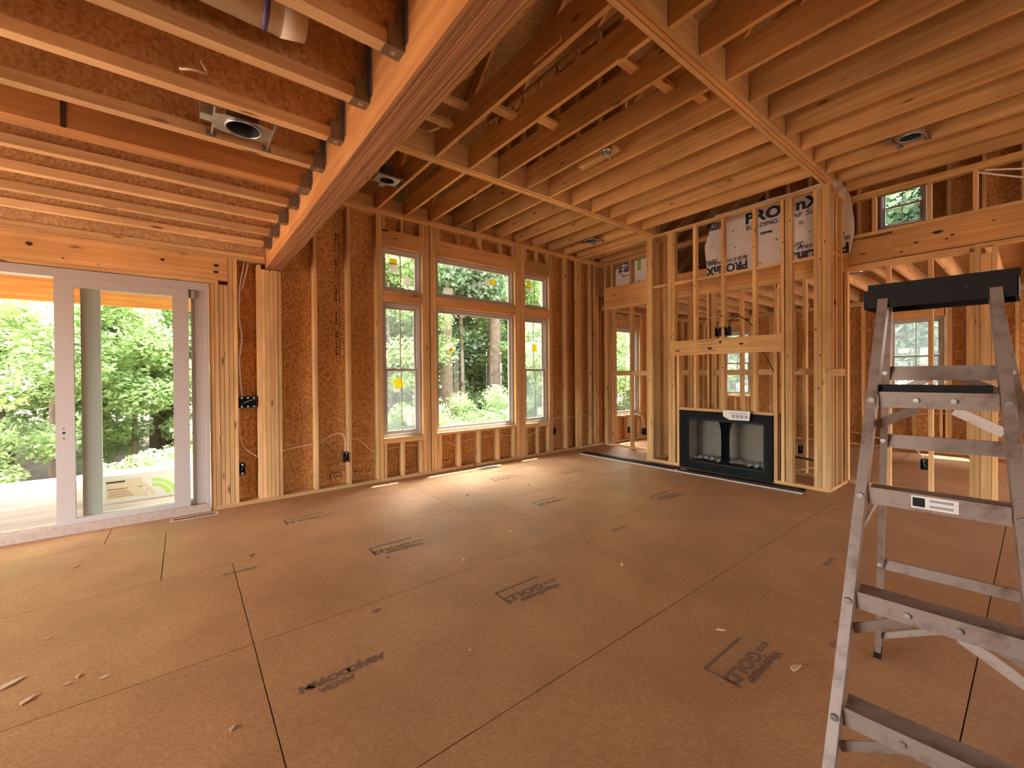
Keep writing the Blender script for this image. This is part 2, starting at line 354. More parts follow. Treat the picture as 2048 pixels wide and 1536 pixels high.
# ------------------------------------------------------------------ window wall (back)
wb = empty('wall_back', (2.5, YW, 0), kind='structure', label='long stud wall with the tall windows and the sliding door')
def stud(x0, z0, z1, x1=None, y0=YW, y1=YO, par=wb, mat='stud', name='stud'):
    y0 += random.choice((0, .001, .003, .005))
    bx(name, x0, x1 or x0+ST, y0, y1, z0, z1, mat, par)
PB = ST
bx('sole_plate', .225, 2.08, YW, YO, 0, ST, 'stud', wb); bx('sole_plate', 2.083, 4.58, YW, YO, 0, ST, 'stud', wb); bx('sole_plate', 4.583, 6.70, YW, YO, 0, ST, 'stud', wb)
bx('top_plate', .91, 3.9, YW, YO, 3.600, 3.637, 'stud', wb); bx('top_plate', 3.903, 6.72, YW, YO, 3.600, 3.637, 'stud', wb)
bx('top_plate', .91, 5.0, YW, YO, 3.638, ZP, 'stud', wb); bx('top_plate', 5.003, 6.72, YW, YO, 3.638, ZP, 'stud', wb)
# slider side: jacks, kings and the built-up post below the big beam
for x in (.224, .2655): stud(x, ST, 2.43)
for x in (.307, .349): stud(x, ST, 2.43)
for x in (.391, .433): stud(x, ST, 2.725)
for i, x in enumerate((.662, .7025, .743, .7835, .824, .8645)): stud(x, ST, 2.655 if i else 2.70)
for x in (1.256, 1.654): stud(x, ST, 3.600)
stud(2.038, ST, 3.6); stud(2.0775, ST, 3.6, 2.1145)
W_L, W_C, W_R = (2.118, 2.703), (2.922, 4.412), (4.632, 5.198)
for x in (2.7055, 2.7445): stud(x, ST, 3.6)
stud(2.7835, ST, 3.6, 2.816); stud(2.832, ST, 3.6); stud(2.8715, ST, 3.6, 2.918)
for x in (4.416, 4.455): stud(x, ST, 3.6)
stud(4.497, ST, 3.6); stud(4.540, ST, 3.6); stud(4.58, ST, 3.6, 4.628)
stud(5.202, ST, 3.6); stud(5.242, ST, 3.6); stud(5.62, ST, 3.6); bx('stud', 5.90, 6.04, YW, YW+ST, ST, 3.6, 'stud', wb)
stud(6.31, ST, 3.6); stud(6.40, ST, 3.6); stud(6.44, ST, 3.6); bx('stud', 6.55, 6.62, YW+.05, YO, ST, 3.6, 'stud', wb)
# short studs
def window_framing(u0, u1, crip_top, crip_bot, ledge=.55):
    bx('header', u0, u1, YW, YO-.02, 3.19, 3.415, 'header', wb); bx('header', u0, u1, YW, YO-.02, 2.443, 2.583, 'header', wb)
    for x in crip_top: stud(x, 3.417, 3.6, name='cripple_stud')
    bx('rough_sill', u0, u1, YW, YO, .542, .580, 'stud', wb)
    if u1-u0 < 1: bx('rough_sill', u0, u1, YW, YO, .503, .541, 'stud', wb)
    for x in crip_bot: stud(x, ST, .541 if u1-u0 > 1 else .502, name='cripple_stud')
window_framing(*W_L, (2.122, 2.38, 2.66), (2.122, 2.38, 2.66))
window_framing(*W_C, (2.925, 2.965, 3.30, 3.70, 4.10, 4.37), (2.925, 2.965, 3.29, 3.66, 4.03, 4.37))
window_framing(*W_R, (4.636, 4.90, 5.156), (4.636, 4.90, 5.156))
# slider header
bx('header', -2.5, .386, YW, YO-.02, 2.473, 2.722, 'header', wb); bx('header_trimmer', -2.5, .3, YW-.004, YO, 2.433, 2.471, 'stud', wb)
bx('top_plate', -4.5, -1.0, YW, YO, 2.724, 2.762, 'stud', wb); bx('top_plate', -.997, .742, YW, YO, 2.724, 2.762, 'stud', wb)
bx('top_plate', -4.5, .742, YW, YO, 2.763, 2.80, 'stud', wb)
# room beyond: same wall goes on
for x in (6.86, 7.06, 7.098): stud(x, ST, 2.72)
for x in (7.96, 8.0, 8.46, 8.50, 9.32, 9.36, 9.76, 10.1): stud(x, ST, 2.72)
bx('top_plate', 6.73, 10.5, YW, YO, 2.724, 2.80, 'stud', wb); bx('sole_plate', 6.73, 10.5, YW, YO, 0, ST, 'stud', wb)
for a, b in ((7.14, 7.955), (8.545, 9.315)):
    bx('header', a, b, YW, YO-.02, 2.42, 2.70, 'header', wb); bx('rough_sill', a, b, YW, YO, .512, .55, 'stud', wb)
    for x in (a+.02, a+.38, b-.06): stud(x, ST, .511, name='cripple_stud')
holes = [(*W_L, .580, 2.443), (*W_L, 2.583, 3.19), (*W_C, .580, 2.443), (*W_C, 2.583, 3.19), (*W_R, .580, 2.443), (*W_R, 2.583, 3.19),
         (7.14, 7.955, .55, 2.42), (8.545, 9.315, .55, 2.42), (-2.5, .224, -.3, 2.433)]
sheathe(wb, 'y', YO+.001, YO+.013, [-4.6, -2.6, .24, 1.27, 2.49, 3.71, 4.93, 6.15, 7.37, 8.59, 9.81, 10.6], [-.3, .592, 3.03, 3.9], holes)

# ------------------------------------------------------------------ windows
def wbox(axis, base, u0, u1, d0, d1, z0, z1, name, mat, par):
    if axis == 'y': return bx(name, u0, u1, base+d0, base+d1, z0, z1, mat, par)
    return bx(name, base+d0, base+d1, u0, u1, z0, z1, mat, par)
def ring(axis, base, u0, u1, z0, z1, w, d0, d1, name, mat, par):
    """one mesh: rectangular frame with mitred look (four rails)"""
    rs = [(u0, u1, z0, z0+w), (u0, u1, z1-w, z1), (u0, u0+w, z0+w, z1-w), (u1-w, u1, z0+w, z1-w)]
    bxs = [(a, b, base+d0, base+d1, c, d) if axis == 'y' else (base+d0, base+d1, a, b, c, d) for a, b, c, d in rs]
    return boxes_mesh(name, bxs, mat, par)
nwin = [0]
def window(axis, base, u0, u1, z0, z1, style, label, muntin=True, screen=False):
    nwin[0] += 1
    loc = ((u0+u1)/2, base, z0) if axis == 'y' else (base, (u0+u1)/2, z0)
    w = empty('window_%d' % nwin[0], loc, kind='structure', label=label)
    g = .006; u0, u1, z0, z1 = u0+g, u1-g, z0+g, z1-g
    ring(axis, base, u0, u1, z0, z1, .032, .055, .155, 'frame', 'vinyl', w)
    ring(axis, base, u0+.032, u1-.032, z0+.032, z1-.032, .016, .075, .150, 'frame_stop', 'vinyl', w)
    a0, a1, b0, b1 = u0+.048, u1-.048, z0+.048, z1-.048
    if style == 'hung':
        zm = (b0+b1)/2
        for zz0, zz1, d, nm in ((b0, zm+.014, .078, 'lower_sash'), (zm-.014, b1, .108, 'upper_sash')):
            s = ring(axis, base, a0, a1, zz0, zz1, .03, d, d+.028, nm, 'vinyl', w)
            wbox(axis, base, a0+.028, a1-.028, d+.010, d+.016, zz0+.028, zz1-.028, 'pane', 'glass', s)
            if muntin: wbox(axis, base, (a0+a1)/2-.007, (a0+a1)/2+.007, d+.004, d+.0095, zz0+.03, zz1-.03, 'muntin', 'vinylg' if screen else 'vinyl', s)
        if screen: wbox(axis, base, a0, a1, .142, .144, b0, b1, 'insect_screen', 'screen', w)
    else:
        s = ring(axis, base, a0, a1, b0, b1, .022, .085, .12, 'sash', 'vinyl', w)
        wbox(axis, base, a0+.02, a1-.02, .100, .106, b0+.02, b1-.02, 'pane', 'glass', s)
        if muntin: wbox(axis, base, (a0+a1)/2-.007, (a0+a1)/2+.007, .090, .0995, b0+.022, b1-.022, 'muntin', 'vinyl', s)
    return w
w1 = window('y', YW, *W_L, 2.583, 3.19, 'fixed', 'small square upper window at the left of the tall group')
w2 = window('y', YW, *W_C, 2.583, 3.19, 'fixed', 'wide transom window above the big picture window', muntin=False)
w3 = window('y', YW, *W_R, 2.583, 3.19, 'fixed', 'small square upper window at the right of the tall group')
w4 = window('y', YW, *W_L, .580, 2.443, 'hung', 'tall sash window left of the picture window, behind an insect screen', screen=True)
w5 = window('y', YW, *W_C, .580, 2.443, 'fixed', 'big square picture window in the middle of the group', muntin=False)
w6 = window('y', YW, *W_R, .580, 2.443, 'hung', 'narrow sash window right of the picture window', screen=True)
w7 = window('y', YW, 7.14, 7.955, .55, 2.42, 'hung', 'sash window of the room beyond, seen through the open studs left of the chimney')
w8 = window('y', YW, 8.545, 9.315, .55, 2.42, 'hung', 'second sash window of the room beyond, half hidden by the chimney posts')
XFAR = 10.42
w9 = window('x', XFAR, 4.20, 4.84, .90, 2.43, 'hung', 'window of the far room seen through the studs above the fireplace', screen=True)
w10 = window('x', XFAR, 1.03, 1.77, 1.02, 2.41, 'hung', 'window of the far room seen through the stepladder', screen=True)
w11 = window('x', XFAR, 1.26, 1.90, 4.13, 4.92, 'hung', 'upper floor window high on the right above the heavy header')
def sticker(par, x0, x1, z0, z1, mat, d=.084, tilt=0, name='sticker'):
    v = [(x0, 0, z0), (x1, 0, z0), (x1, 0, z1), (x0, 0, z1)]; cx, cz = (x0+x1)/2, (z0+z1)/2
    q = []
    for dy in (0, .0015):
        for (x, _, z) in v:
            dx, dz = x-cx, z-cz; q.append((cx+dx*math.cos(tilt)-dz*math.sin(tilt), YW+d-dy, cz+dx*math.sin(tilt)+dz*math.cos(tilt)))
    mesh_obj(name, q, [(0, 3, 2, 1), (4, 5, 6, 7), (0, 1, 5, 4), (1, 2, 6, 5), (2, 3, 7, 6), (3, 0, 4, 7)], {'paper': 'labelw', 'yellow': 'labely'}[mat], par, origin=(cx, YW+d, cz), label=('yellow' if mat == 'yellow' else 'white paper')+' sticker on the glass')
sticker(w1, 2.25, 2.37, 2.86, 2.99, 'paper'); sticker(w1, 2.25, 2.36, 2.98, 3.06, 'yellow'); sticker(w1, 2.46, 2.57, 2.72, 2.83, 'paper')
sticker(w2, 3.09, 3.25, 2.66, 2.76, 'paper'); sticker(w2, 3.86, 3.97, 2.89, 3.0, 'paper', tilt=.2); sticker(w2, 3.96, 4.06, 2.905, 3.0, 'yellow')
sticker(w3, 4.73, 4.83, 2.96, 3.06, 'yellow'); sticker(w3, 4.74, 4.86, 2.90, 2.97, 'paper')
sticker(w4, 2.30, 2.42, 1.26, 1.39, 'yellow', d=.076, tilt=.3); sticker(w4, 2.29, 2.38, 1.20, 1.27, 'paper', d=.077, tilt=.2); sticker(w4, 2.49, 2.58, .72, .87, 'paper', d=.076)
sticker(w5, 3.14, 3.27, 1.80, 1.92, 'paper', tilt=.5); sticker(w5, 3.18, 3.25, 1.77, 1.84, 'yellow', d=.082, tilt=.6)
sticker(w6, 4.88, 4.99, 1.84, 1.97, 'yellow', d=.106); sticker(w6, 4.97, 5.08, .70, .84, 'paper', d=.076)

# sliding door
door = empty('door_1', (-.35, YW, 0), kind='structure', label='white vinyl sliding glass door standing half open onto the deck')
X0, X1 = -2.48, .216
boxes_mesh('frame', [(X0, X1, YW-.012, YW+.13, 2.345, 2.425), (X0, X0+.10, YW-.012, YW+.13, .085, 2.345), (X1-.035, X1, YW-.012, YW+.13, .085, 2.345), (X1-.12, X1-.035, YW+.05, YW+.13, .085, 2.345)], 'vinyl', door)
boxes_mesh('sill_track', [(X0, X1, YW-.012, YW+.14, .0, .05), (X0, X1, YW-.012, YW+.01, .05, .085), (X0, X1, YW+.055, YW+.07, .05, .085), (X0, X1, YW+.11, YW+.14, .05, .085)], 'sill', door)
def slider_panel(a0, a1, y0, y1, s0, s1, mat, name):
    p = boxes_mesh(name, [(a0, a0+s0, y0, y1, .052, 2.36), (a1-s1, a1, y0, y1, .052, 2.36), (a0+s0, a1-s1, y0, y1, 2.265, 2.36), (a0+s0, a1-s1, y0, y1, .052, .135)], mat, door)
    bx('pane', a0+s0-.005, a1-s1+.005, (y0+y1)/2-.003, (y0+y1)/2+.003, .13, 2.27, 'glass', p); return p
sp1 = slider_panel(-.915, .045, YW+.012, YW+.052, .122, .13, 'vinyl', 'sliding_panel')
sp2 = slider_panel(-.755, X1-.04, YW+.072, YW+.108, .135, .11, 'vinylg', 'fixed_panel')
for z in (.88, .93, .97): cyl('handle_hole', (-.862, YW+.0115, z), (-.862, YW+.013, z), .006 if z != .93 else .011, .006 if z != .93 else .011, 'blk', sp1, seg=10)
bx('latch_keeper', .065, .095, YW+.02, YW+.05, 2.25, 2.34, 'galv', door)

# ------------------------------------------------------------------ low ceiling: I-joists hung on the big beam
cl = empty('ceiling', (-1, 3, 2.8), kind='structure', label='low left ceiling of wooden I-joists')
def hanger(par, y, w, z0):
    x = .75
    boxes_mesh('joist_hanger', [(x-.075, x-.001, y-w/2-.003, y-w/2-.0005, z0-.002, z0+.10), (x-.03, x-.001, y-w/2-.003, y-w/2-.0005, z0+.10, z0+.33), (x-.075, x-.001, y+w/2+.0005, y+w/2+.003, z0-.002, z0+.10),
        (x-.085, x-.001, y-w/2-.003, y+w/2+.003, z0-.004, z0-.0015), (x-.004, x-.001, y-w/2-.035, y-w/2-.003, z0+.02, z0+.33), (x-.004, x-.001, y+w/2+.003, y+w/2+.035, z0+.02, z0+.33)], 'hang', par)
    bx('hanger_tab', x-.05, x-.03, y-.012, y+.012, z0-.0055, z0-.0041, 'galv', par)
LZ = 2.803
for y in (-3.3, -2.45, -1.6, -.85, -.02, .45, .87, 1.29, 1.70, 2.12, 2.55, 2.965, 3.76, 4.20, 4.64, 5.09):
    j = boxes_mesh('i_joist', [(-4.5, .746, y-.030, y+.030, LZ, LZ+.058), (-4.5, .746, y-.030, y+.030, LZ+.298, LZ+.356)], 'flange', cl)
    # the flanges carry grain along their run
    bx('web', -4.5, .746, y-.005, y+.005, LZ+.058, LZ+.298, 'osbweb', j); hanger(j, y, .062, LZ)
y = 3.37
for k in range(3): bm_ = bx('beam_ply', -4.5, .746, y-.066+k*.0445, y-.066+k*.0445+.0435, LZ, LZ+.356, 'lvl', cl)
hanger(bm_, y, .134, LZ); text('stamp', '2.0E', .05, frame3((.36, y-.0668, LZ+.16), (1, 0, 0), (0, 0, 1)), 'ink', bm_)
bx('rim_board', -4.5, .746, 5.50, 5.53, LZ, LZ+.356, 'osbweb', cl)
for i in range(4):
    for k in range(9): bx('subfloor_panel', -4.5+i*1.31+.002, -4.5+(i+1)*1.31-.002, -4.2+k*1.085, -4.2+(k+1)*1.085-.004, LZ+.358, LZ+.38, 'osbroof', cl, grain='x')
big = empty('beam', (.82, 2, 2.665), kind='structure', label='three-ply laminated beam between the low and the high ceiling')
for k in range(3): bx('beam_ply', .7495+k*.0525, .7495+k*.0525+.0505, -4.2, 5.60, 2.665+(.002 if k == 1 else 0), 3.162, 'lvl', big)
for k in range(3):                                                  # the laminated underside of each ply
    for q in range(4): bx('veneer', .7500+k*.0525+q*.0126, .7500+k*.0525+q*.0126+.0112, -4.2, 5.60, 2.6635-(.001 if q % 2 else 0), 2.6648, 'ply', big)
# floor above the low ceiling: knee wall over the beam
kw = empty('wall_upper', (.9, 2, 3.18), kind='structure', label='low stud wall standing on the big beam')
for y in np.arange(-3.8, 5.5, .41): bx('stud', .79, .88, y, y+ST, 3.22, 3.9, 'joist', kw)
bx('sole_plate', .79, .88, -4.2, 5.48, 3.183, 3.22, 'stud', kw)

# ------------------------------------------------------------------ high ceiling joists and tray beams
ch = empty('ceiling', (3.5, 3, ZP), kind='structure', label='high ceiling of open joists round a trayed middle bay')
JX = [1.27, 1.67, 2.065, 2.475, 2.865, 3.28, 3.665, 4.075, 4.46, 4.85, 5.25, 5.645]
for x in JX:
    bx('joist', x-.019, x+.019, 3.972, YO, ZP+.001, ZP+.236, 'joist', ch)
    bx('joist', x-.019, x+.019, 1.618, 3.838, ZP+.001, ZP+.236, 'joist', ch)
for x in (6.0, 6.30, 6.68): bx('joist', x-.019, x+.019, 3.972, YO, ZP+.001, ZP+.236, 'joist', ch)
JR = [1.3, 1.7, 2.1, 2.504, 2.90, 3.305, 3.715, 4.11, 4.515, 4.91, 5.315, 5.71, 6.11, 6.5]
for x in JR: bx('joist', x-.019, x+.019, -4.2, 1.488, ZP+.001, ZP+.236, 'joist', ch)
tb1 = empty('tray_beam', (3.6, 3.9, ZP), kind='structure', label='flush tripled beam across the high ceiling, nearer the windows')
for k in range(3): bx('beam_ply', .91, 6.01, 3.843+k*.0425, 3.843+k*.0425+.036, ZP-.004*(k == 1)-.004, ZP+.235, 'stud' if k != 1 else 'header', tb1)
tb2 = empty('tray_beam', (3.6, 1.55, ZP), kind='structure', label='flush tripled beam across the high ceiling, nearer the camera')
for k in range(3): bx('beam_ply', .91, 6.04, 1.492+k*.0415, 1.492+k*.0415+.0355, ZP-.004+.004*(k == 1), ZP+.235, 'stud' if k != 1 else 'header', tb2)
# rim pieces between the joist ends on the wall plate
for a, b in zip(JX[:-1], JX[1:]): bx('blocking', a+.02, b-.02, YO-.045, YO-.008, ZP+.001, ZP+.19, 'header', ch)
for (x, y0, y1, z) in ((2.03, 2.02, 2.30, ZP+.03), (3.39, 2.62, 3.1, ZP+.0), (2.60, 2.5, 2.54, ZP+.13), (2.25, 3.4, 3.43, ZP+.12)):
    if y1-y0 > .1: bx('blocking', x, x+.085, y0, y1, z, z+.036, 'stud', ch)
for (a, b, y, z) in ((1.69, 2.046, 3.45, .13), (1.69, 2.046, 3.2, .18), (2.085, 2.455, 3.0, .15), (2.495, 2.846, 1.95, .16), (2.885, 3.26, 1.9, .15), (2.495, 2.846, 2.86, .14), (3.30, 3.645, 1.8, .16)):
    bx('blocking', a, b, y, y+.085, ZP+z, ZP+z+.036, 'stud', ch)

# ------------------------------------------------------------------ chimney chase
wc = empty('wall_front', (XF, 2.8, 0), kind='structure', label='open stud chimney breast round the fireplace')
D = .089
def cst(y0, z0, z1, w=ST, x=XF, mat='stud', name='stud', par=wc): bx(name, x, x+D, y0, y0+w, z0, z1, mat, par)
bx('sole_plate', XF, XF+D, 3.45, 4.03, 0, ST, 'stud', wc); bx('sole_plate', XF, XF+D, 1.535, 2.14, 0, ST, 'stud', wc)
bx('top_plate', XF, XF+D, 1.535, 5.48, 3.634, ZP-.001, 'stud', wc)
for y in (3.905, 3.944, 3.983): cst(y, ST, 3.633)
for y in (3.52, 3.559, 3.598): cst(y, ST, 3.633)
bx('stud', XF+.3, XF+.34, 3.92, 4.01, ST, 3.633, 'stud', wc)
cst(3.18, .912, 3.633); cst(2.765, .912, 3.633); cst(2.35, .912, 3.633)
cst(3.452, ST, 1.70); cst(2.098, ST, 1.70)
for y in (1.925, 1.964, 2.015): cst(y, ST, 3.633)
for y in (1.538, 1.577): cst(y, ST, 3.633)
for y in (1.62, 1.66): bx('stud', XF, XF+D, y, y+ST, ST, 3.633, 'stud', wc)
bx('header', XF, XF+D, 2.14, 3.45, .874, .911, 'stud', wc)
for a, b in ((3.642, 3.90), (3.22, 3.515), (2.807, 3.176), (2.392, 2.761), (2.058, 2.345), (1.70, 1.92)):
    bx('blocking', XF+.004, XF+D, a, b, 2.80+(b*.004), 2.838+(b*.004), 'stud', wc)
mant = bx('mantel_board', XF-.039, XF-.001, 2.005, 3.566, 1.705, 1.928, 'stud', wc)
for k, s in enumerate(('5 GUARDED FIRE', '7 x SURROUND WAY', '76 x 60 OR', '44 FINISH BETWEEN')):
    text('stamp', s, .032, frame3((XF-.0395, 3.14, 1.885-k*.045), (0, -1, 0), (0, 0, 1)), 'ink', mant, shear=.2)
# returns of the chase
for x in (6.115, 6.25, 6.48): bx('stud', x, x+ST, 1.535, 1.535+D, ST, 3.633, 'stud', wc)
bx('sole_plate', XF+D+.002, XR, 1.535, 1.535+D, 0, ST, 'stud', wc); bx('top_plate', XF+D+.002, XR, 1.535, 1.535+D, 3.6, ZP, 'stud', wc)
bx('blocking', 6.0, 6.48, 1.494, 1.533, 1.385, 1.472, 'stud', wc); bx('blocking', XF+D, 6.48, 1.54, 1.62, 2.86, 2.90, 'stud', wc)
for x in (6.25, 6.48): bx('stud', x, x+ST, 3.93, 4.02, ST, 3.633, 'stud', wc)
bx('sole_plate', XF+D+.002, XR, 3.93, 4.02, 0, ST, 'stud', wc)

# ------------------------------------------------------------------ right wall
wr = empty('wall_right', (XR, 2, 0), kind='structure', label='open stud wall between this room and the room beyond')
def rst(y0, z0, z1, w=ST, name='stud', mat='stud'): bx(name, XR, XR+D, y0, y0+w, z0, z1, mat, wr)
bx('sole_plate', XR, XR+D, .60, 5.48, 0, ST, 'stud', wr); bx('sole_plate', XR, XR+D, -3.8, .597, 0, ST, 'stud', wr)
for y in (5.44, 5.40, 5.27, 4.83, 4.44, 4.05, 3.66, 3.33, 3.25, 2.82, 2.34, 1.99, 1.58, 1.53): rst(y, ST, 2.72)
for y in (1.12, .755): rst(y, ST, 2.72)
for y in (.435, .395): rst(y, ST, 2.76)
bx('post', XR-.01, XR+D, .315, .392, ST, 2.69, 'stud', wr); rst(.275, ST, 2.76)
for y in (-.5, -1.3, -1.7): rst(y, ST, 2.72)
bx('top_plate', XR, XR+D, .44, 5.48, 2.722, 2.79, 'stud', wr); bx('top_plate', XR, XR+D, -3.8, .437, 2.764, 2.80, 'stud', wr)
bx('header', XR-.002, XR+D, 1.53, 5.48, 2.855, 3.145, 'header', wr); bx('header', XR-.002, XR+D, 1.10, 1.528, 2.80, 3.095, 'header', wr); bx('header', XR-.004, XR+D, -3.8, 1.098, 2.81, 3.13, 'header', wr)
bx('rough_sill', XR, XR+D, -3.8, 1.53, 3.133, 3.172, 'stud', wr); bx('rough_sill', XR, XR+D, 3.9, 5.48, 3.147, 3.165, 'stud', wr)
bx('header_filler', XR, XR+D, 1.53, 5.48, 2.792, 2.852, 'header', wr)
for y in (1.25, .765, .41, -.1, -.6, 1.50): rst(y, 3.173, 3.6)
for y in (5.43, 5.27, 4.83, 4.44, 4.05): rst(y, 3.166, 3.6)
bx('top_plate', XR, XR+D, -3.8, 5.48, 3.6, 3.637, 'joist', wr); bx('top_plate', XR, XR+D, -3.8, 5.48, 3.638, ZP, 'joist', wr)
for a, b in ((4.87, 5.27), (4.48, 4.83), (4.09, 4.44), (3.70, 4.05), (3.37, 3.66), (2.86, 3.24), (2.38, 2.82), (2.03, 2.34), (1.62, 1.99)):
    bx('blocking', XR+.01, XR+D, a, b, 1.40, 1.485, 'stud', wr)

# ------------------------------------------------------------------ the room beyond
wf = empty('wall_far', (XFAR, 2.5, 0), kind='structure', label='outer stud wall of the room beyond')
def fst(y0, z0, z1): bx('stud', XFAR, XFAR+.14, y0, y0+ST, z0, z1, 'stud', wf)
for y in (5.3, 5.0, 4.90, 4.86, 4.16, 4.12, 3.75, 3.70, 3.3, 2.9, 2.5, 2.12, 1.82, 1.78, .98, .94, .73, .55, .2, -.2, -.6, -1.0): fst(y, ST, 2.72)
bx('sole_plate', XFAR, XFAR+.14, -1.6, 5.48, 0, ST, 'stud', wf); bx('top_plate', XFAR, XFAR+.14, -1.6, 5.48, 2.722, 2.80, 'stud', wf)
for a, b, z0, z1 in ((4.20, 4.84, .90, 2.43), (1.03, 1.77, 1.02, 2.41)):
    bx('header', XFAR, XFAR+.12, a, b, z1, z1+.24, 'header', wf); bx('rough_sill', XFAR, XFAR+.14, a, b, z0-.04, z0-.002, 'stud', wf)
    for y in (a+.02, (a+b)/2, b-.06): fst(y, ST, z0-.041)
for y in np.arange(-1.5, 5.4, .41):
    if not 1.2 < y < 1.92: fst(y, 3.14, 6.5)
sheathe(wf, 'x', XFAR+.141, XFAR+.154, [-1.7, -.4, .82, 2.04, 3.26, 4.48, 5.64], [-.3, 1.45, 2.9, 4.1, 6.6], [(4.20, 4.84, .90, 2.43), (1.03, 1.77, 1.02, 2.41), (1.26, 1.90, 4.13, 4.92)])
we = empty('wall_end', (8.6, -1.6, 0), kind='structure', label='cross wall closing the room beyond')
for x in np.arange(6.9, 10.4, .41): bx('stud', x, x+ST, -1.68, -1.59, ST, 2.72, 'stud', we)
sheathe(we, 'y', -1.70, -1.685, [6.8, 8.02, 9.24, 10.5], [0, 2.44, 6.4], [(7.6, 9.8, 3.5, 5.4), (7.4, 9.8, .1, 2.3)])
cf = empty('ceiling', (8.5, 2, 2.8), kind='structure', label='ceiling joists and boards over the room beyond')
for y in (5.1, 4.66, 4.27, 3.86, 3.45, 3.04, 2.63, 2.22, 1.81, 1.40, 1.19, .78, .36, -.05, -.46, -.87, -1.28):
    bx('joist', 6.83, XFAR+.1, y-.019, y+.019, 2.803, 3.04, 'flange', cf)
for i in range(3):
    for k in range(6): bx('subfloor_panel', 6.82+i*1.22+.002, 6.82+(i+1)*1.22-.002, -1.7+k*1.205, -1.7+(k+1)*1.205-.004, 3.042, 3.062, 'osbroof', cf, grain='x')

# ------------------------------------------------------------------ roof
rf = empty('roof', (3.5, .5, 8.2), kind='structure', label='steep roof of rafters and strand board above the open joists')
SL = .85; EY, EZ = 6.20, 3.45; RY, RZ = .5, 3.45+(6.20-.5)*.85
for x in np.arange(-4.4, 11.2, .61):
    bar('rafter', (x, 5.75, EZ+(EY-5.75)*SL+.1), (x, RY+.02, RZ+.1), .038, .19, 'header', rf)
nrm = Vector((0, SL, 1)).normalized()
dirs = Vector((0, RY-EY, RZ-EZ)); Ls = dirs.length; dirs.normalize()
for i in range(7):
    for k in range(6):
        s0, s1 = k*Ls/6+.002, (k+1)*Ls/6-.002; x0 = -4.6+i*2.27
        p0 = Vector((x0+1.134, EY, EZ+.24))+dirs*s0; p1 = Vector((x0+1.134, EY, EZ+.24))+dirs*s1
        bar('sheathing_panel', p0, p1, 2.264, .014, 'osbroof', rf, upv=nrm)
n2 = Vector((0, -SL, 1)).normalized()
bar('roof_light_block', Vector((3.3, EY, EZ+.255)), Vector((3.3, RY, RZ+.255)), 15.9, .004, 'sub', rf, upv=nrm); bar('roof_light_block', (3.3, RY-.01, RZ+.262), (3.3, -5.25, RZ+.262-5.74*SL), 15.9, .004, 'sub', rf, upv=n2)  # layers added over the roof sheets to block light leaks
for i in range(7):
    x0 = -4.6+i*2.27
    bar('sheathing_panel', (x0+1.134, RY, RZ+.25), (x0+1.134, -5.2, RZ+.25-5.7*SL), 2.264, .014, 'osbroof', rf, upv=n2)
bx('fascia', -4.6, 11.3, EY, EY+.02, EZ+.02, EZ+.28, 'vinyl', rf); bx('soffit', .95, 11.3, YO+.02, EY, EZ+.0, EZ+.012, 'vinyl', rf)
zt = RZ+.25; hw = (zt-6.6)/SL
mesh_obj('gable_panel', [(XFAR+.142, RY-hw, 6.6), (XFAR+.142, RY+hw, 6.6), (XFAR+.142, RY, zt), (XFAR+.155, RY-hw, 6.6), (XFAR+.155, RY+hw, 6.6), (XFAR+.155, RY, zt)], [(0, 2, 1), (3, 4, 5), (0, 3, 5, 2), (1, 2, 5, 4)], 'osbroof', rf, origin=(XFAR+.15, RY, 6.6))
for x, par in ((-4.62, 'gable_panel'),):
    mesh_obj(par, [(x, EY, EZ+.2), (x, RY, RZ+.25), (x, -5.2, EZ+.2), (x+.015, EY, EZ+.2), (x+.015, RY, RZ+.25), (x+.015, -5.2, EZ+.2)], [(0, 1, 2), (3, 5, 4), (0, 3, 4, 1), (1, 4, 5, 2)], 'osbroof', rf, origin=(x, 0, 4))
# small framed wall in the attic seen between the joists
wk = empty('wall_attic', (3.37, 3.6, 3.92), kind='structure', label='short framed strand board wall in the attic above the joists')
for y in np.arange(2.45, 4.75, .30): bx('stud', 3.33, 3.37, y, y+ST, 3.915, 4.9, 'stud', wk)
for i in range(7): bx('sheathing_panel', 3.375, 3.387, 2.47+i*.32, 2.47+i*.32+.31, 4.0, 4.9-.02*i, 'osbroof', wk, grain='z')
bx('top_plate', 3.33, 3.387, 2.42, 4.72, 4.905, 4.94, 'stud', wk)
for p0, p1 in (((1.8, 4.6, 4.25), (2.3, 3.5, 4.5)), ((1.8, 4.62, 4.1), (2.35, 3.75, 4.15)), ((2.4, 4.4, 4.1), (2.9, 4.2, 4.6)), ((3.6, 2.4, 4.0), (3.9, 2.2, 5.2)), ((2.7, 1.9, 4.0), (3.0, 2.3, 5.6)), ((4.5, 3.2, 4.0), (4.5, 3.2, 5.3))):
    bar('brace', p0, p1, .038, .089, 'stud', wk)

# outer shell: end walls with openings left for daylight
ws = empty('wall_left', (-4.55, 1, 0), kind='structure', label='end wall of the house beyond the left edge, with a wide opening')
sheathe(ws, 'x', -4.60, -4.585, [-4.7, -3.4, -2.0, -.8, .6, 2.0, 3.3, 4.5, 5.64], [0, 2.44, 3.9], [(1.6, 4.9, .05, 2.5)])
for y in (-4.5, -3.6, -2.7, -1.6, -.66, .4, 1.55, 4.92, 5.3): bx('stud', -4.583, -4.49, y, y+ST, 0, 2.70, 'stud', ws)
wn = empty('wall_near', (3, -4.65, 0), kind='structure', label='front wall of the house behind the camera, with wide openings')
sheathe(wn, 'y', -4.72, -4.70, [-4.6, -3, -1.2, .6, 2.4, 4.2, 6, 8, 10.6], [0, 2.44, 3.9], [(1.4, 3.0, .3, 1.9)])

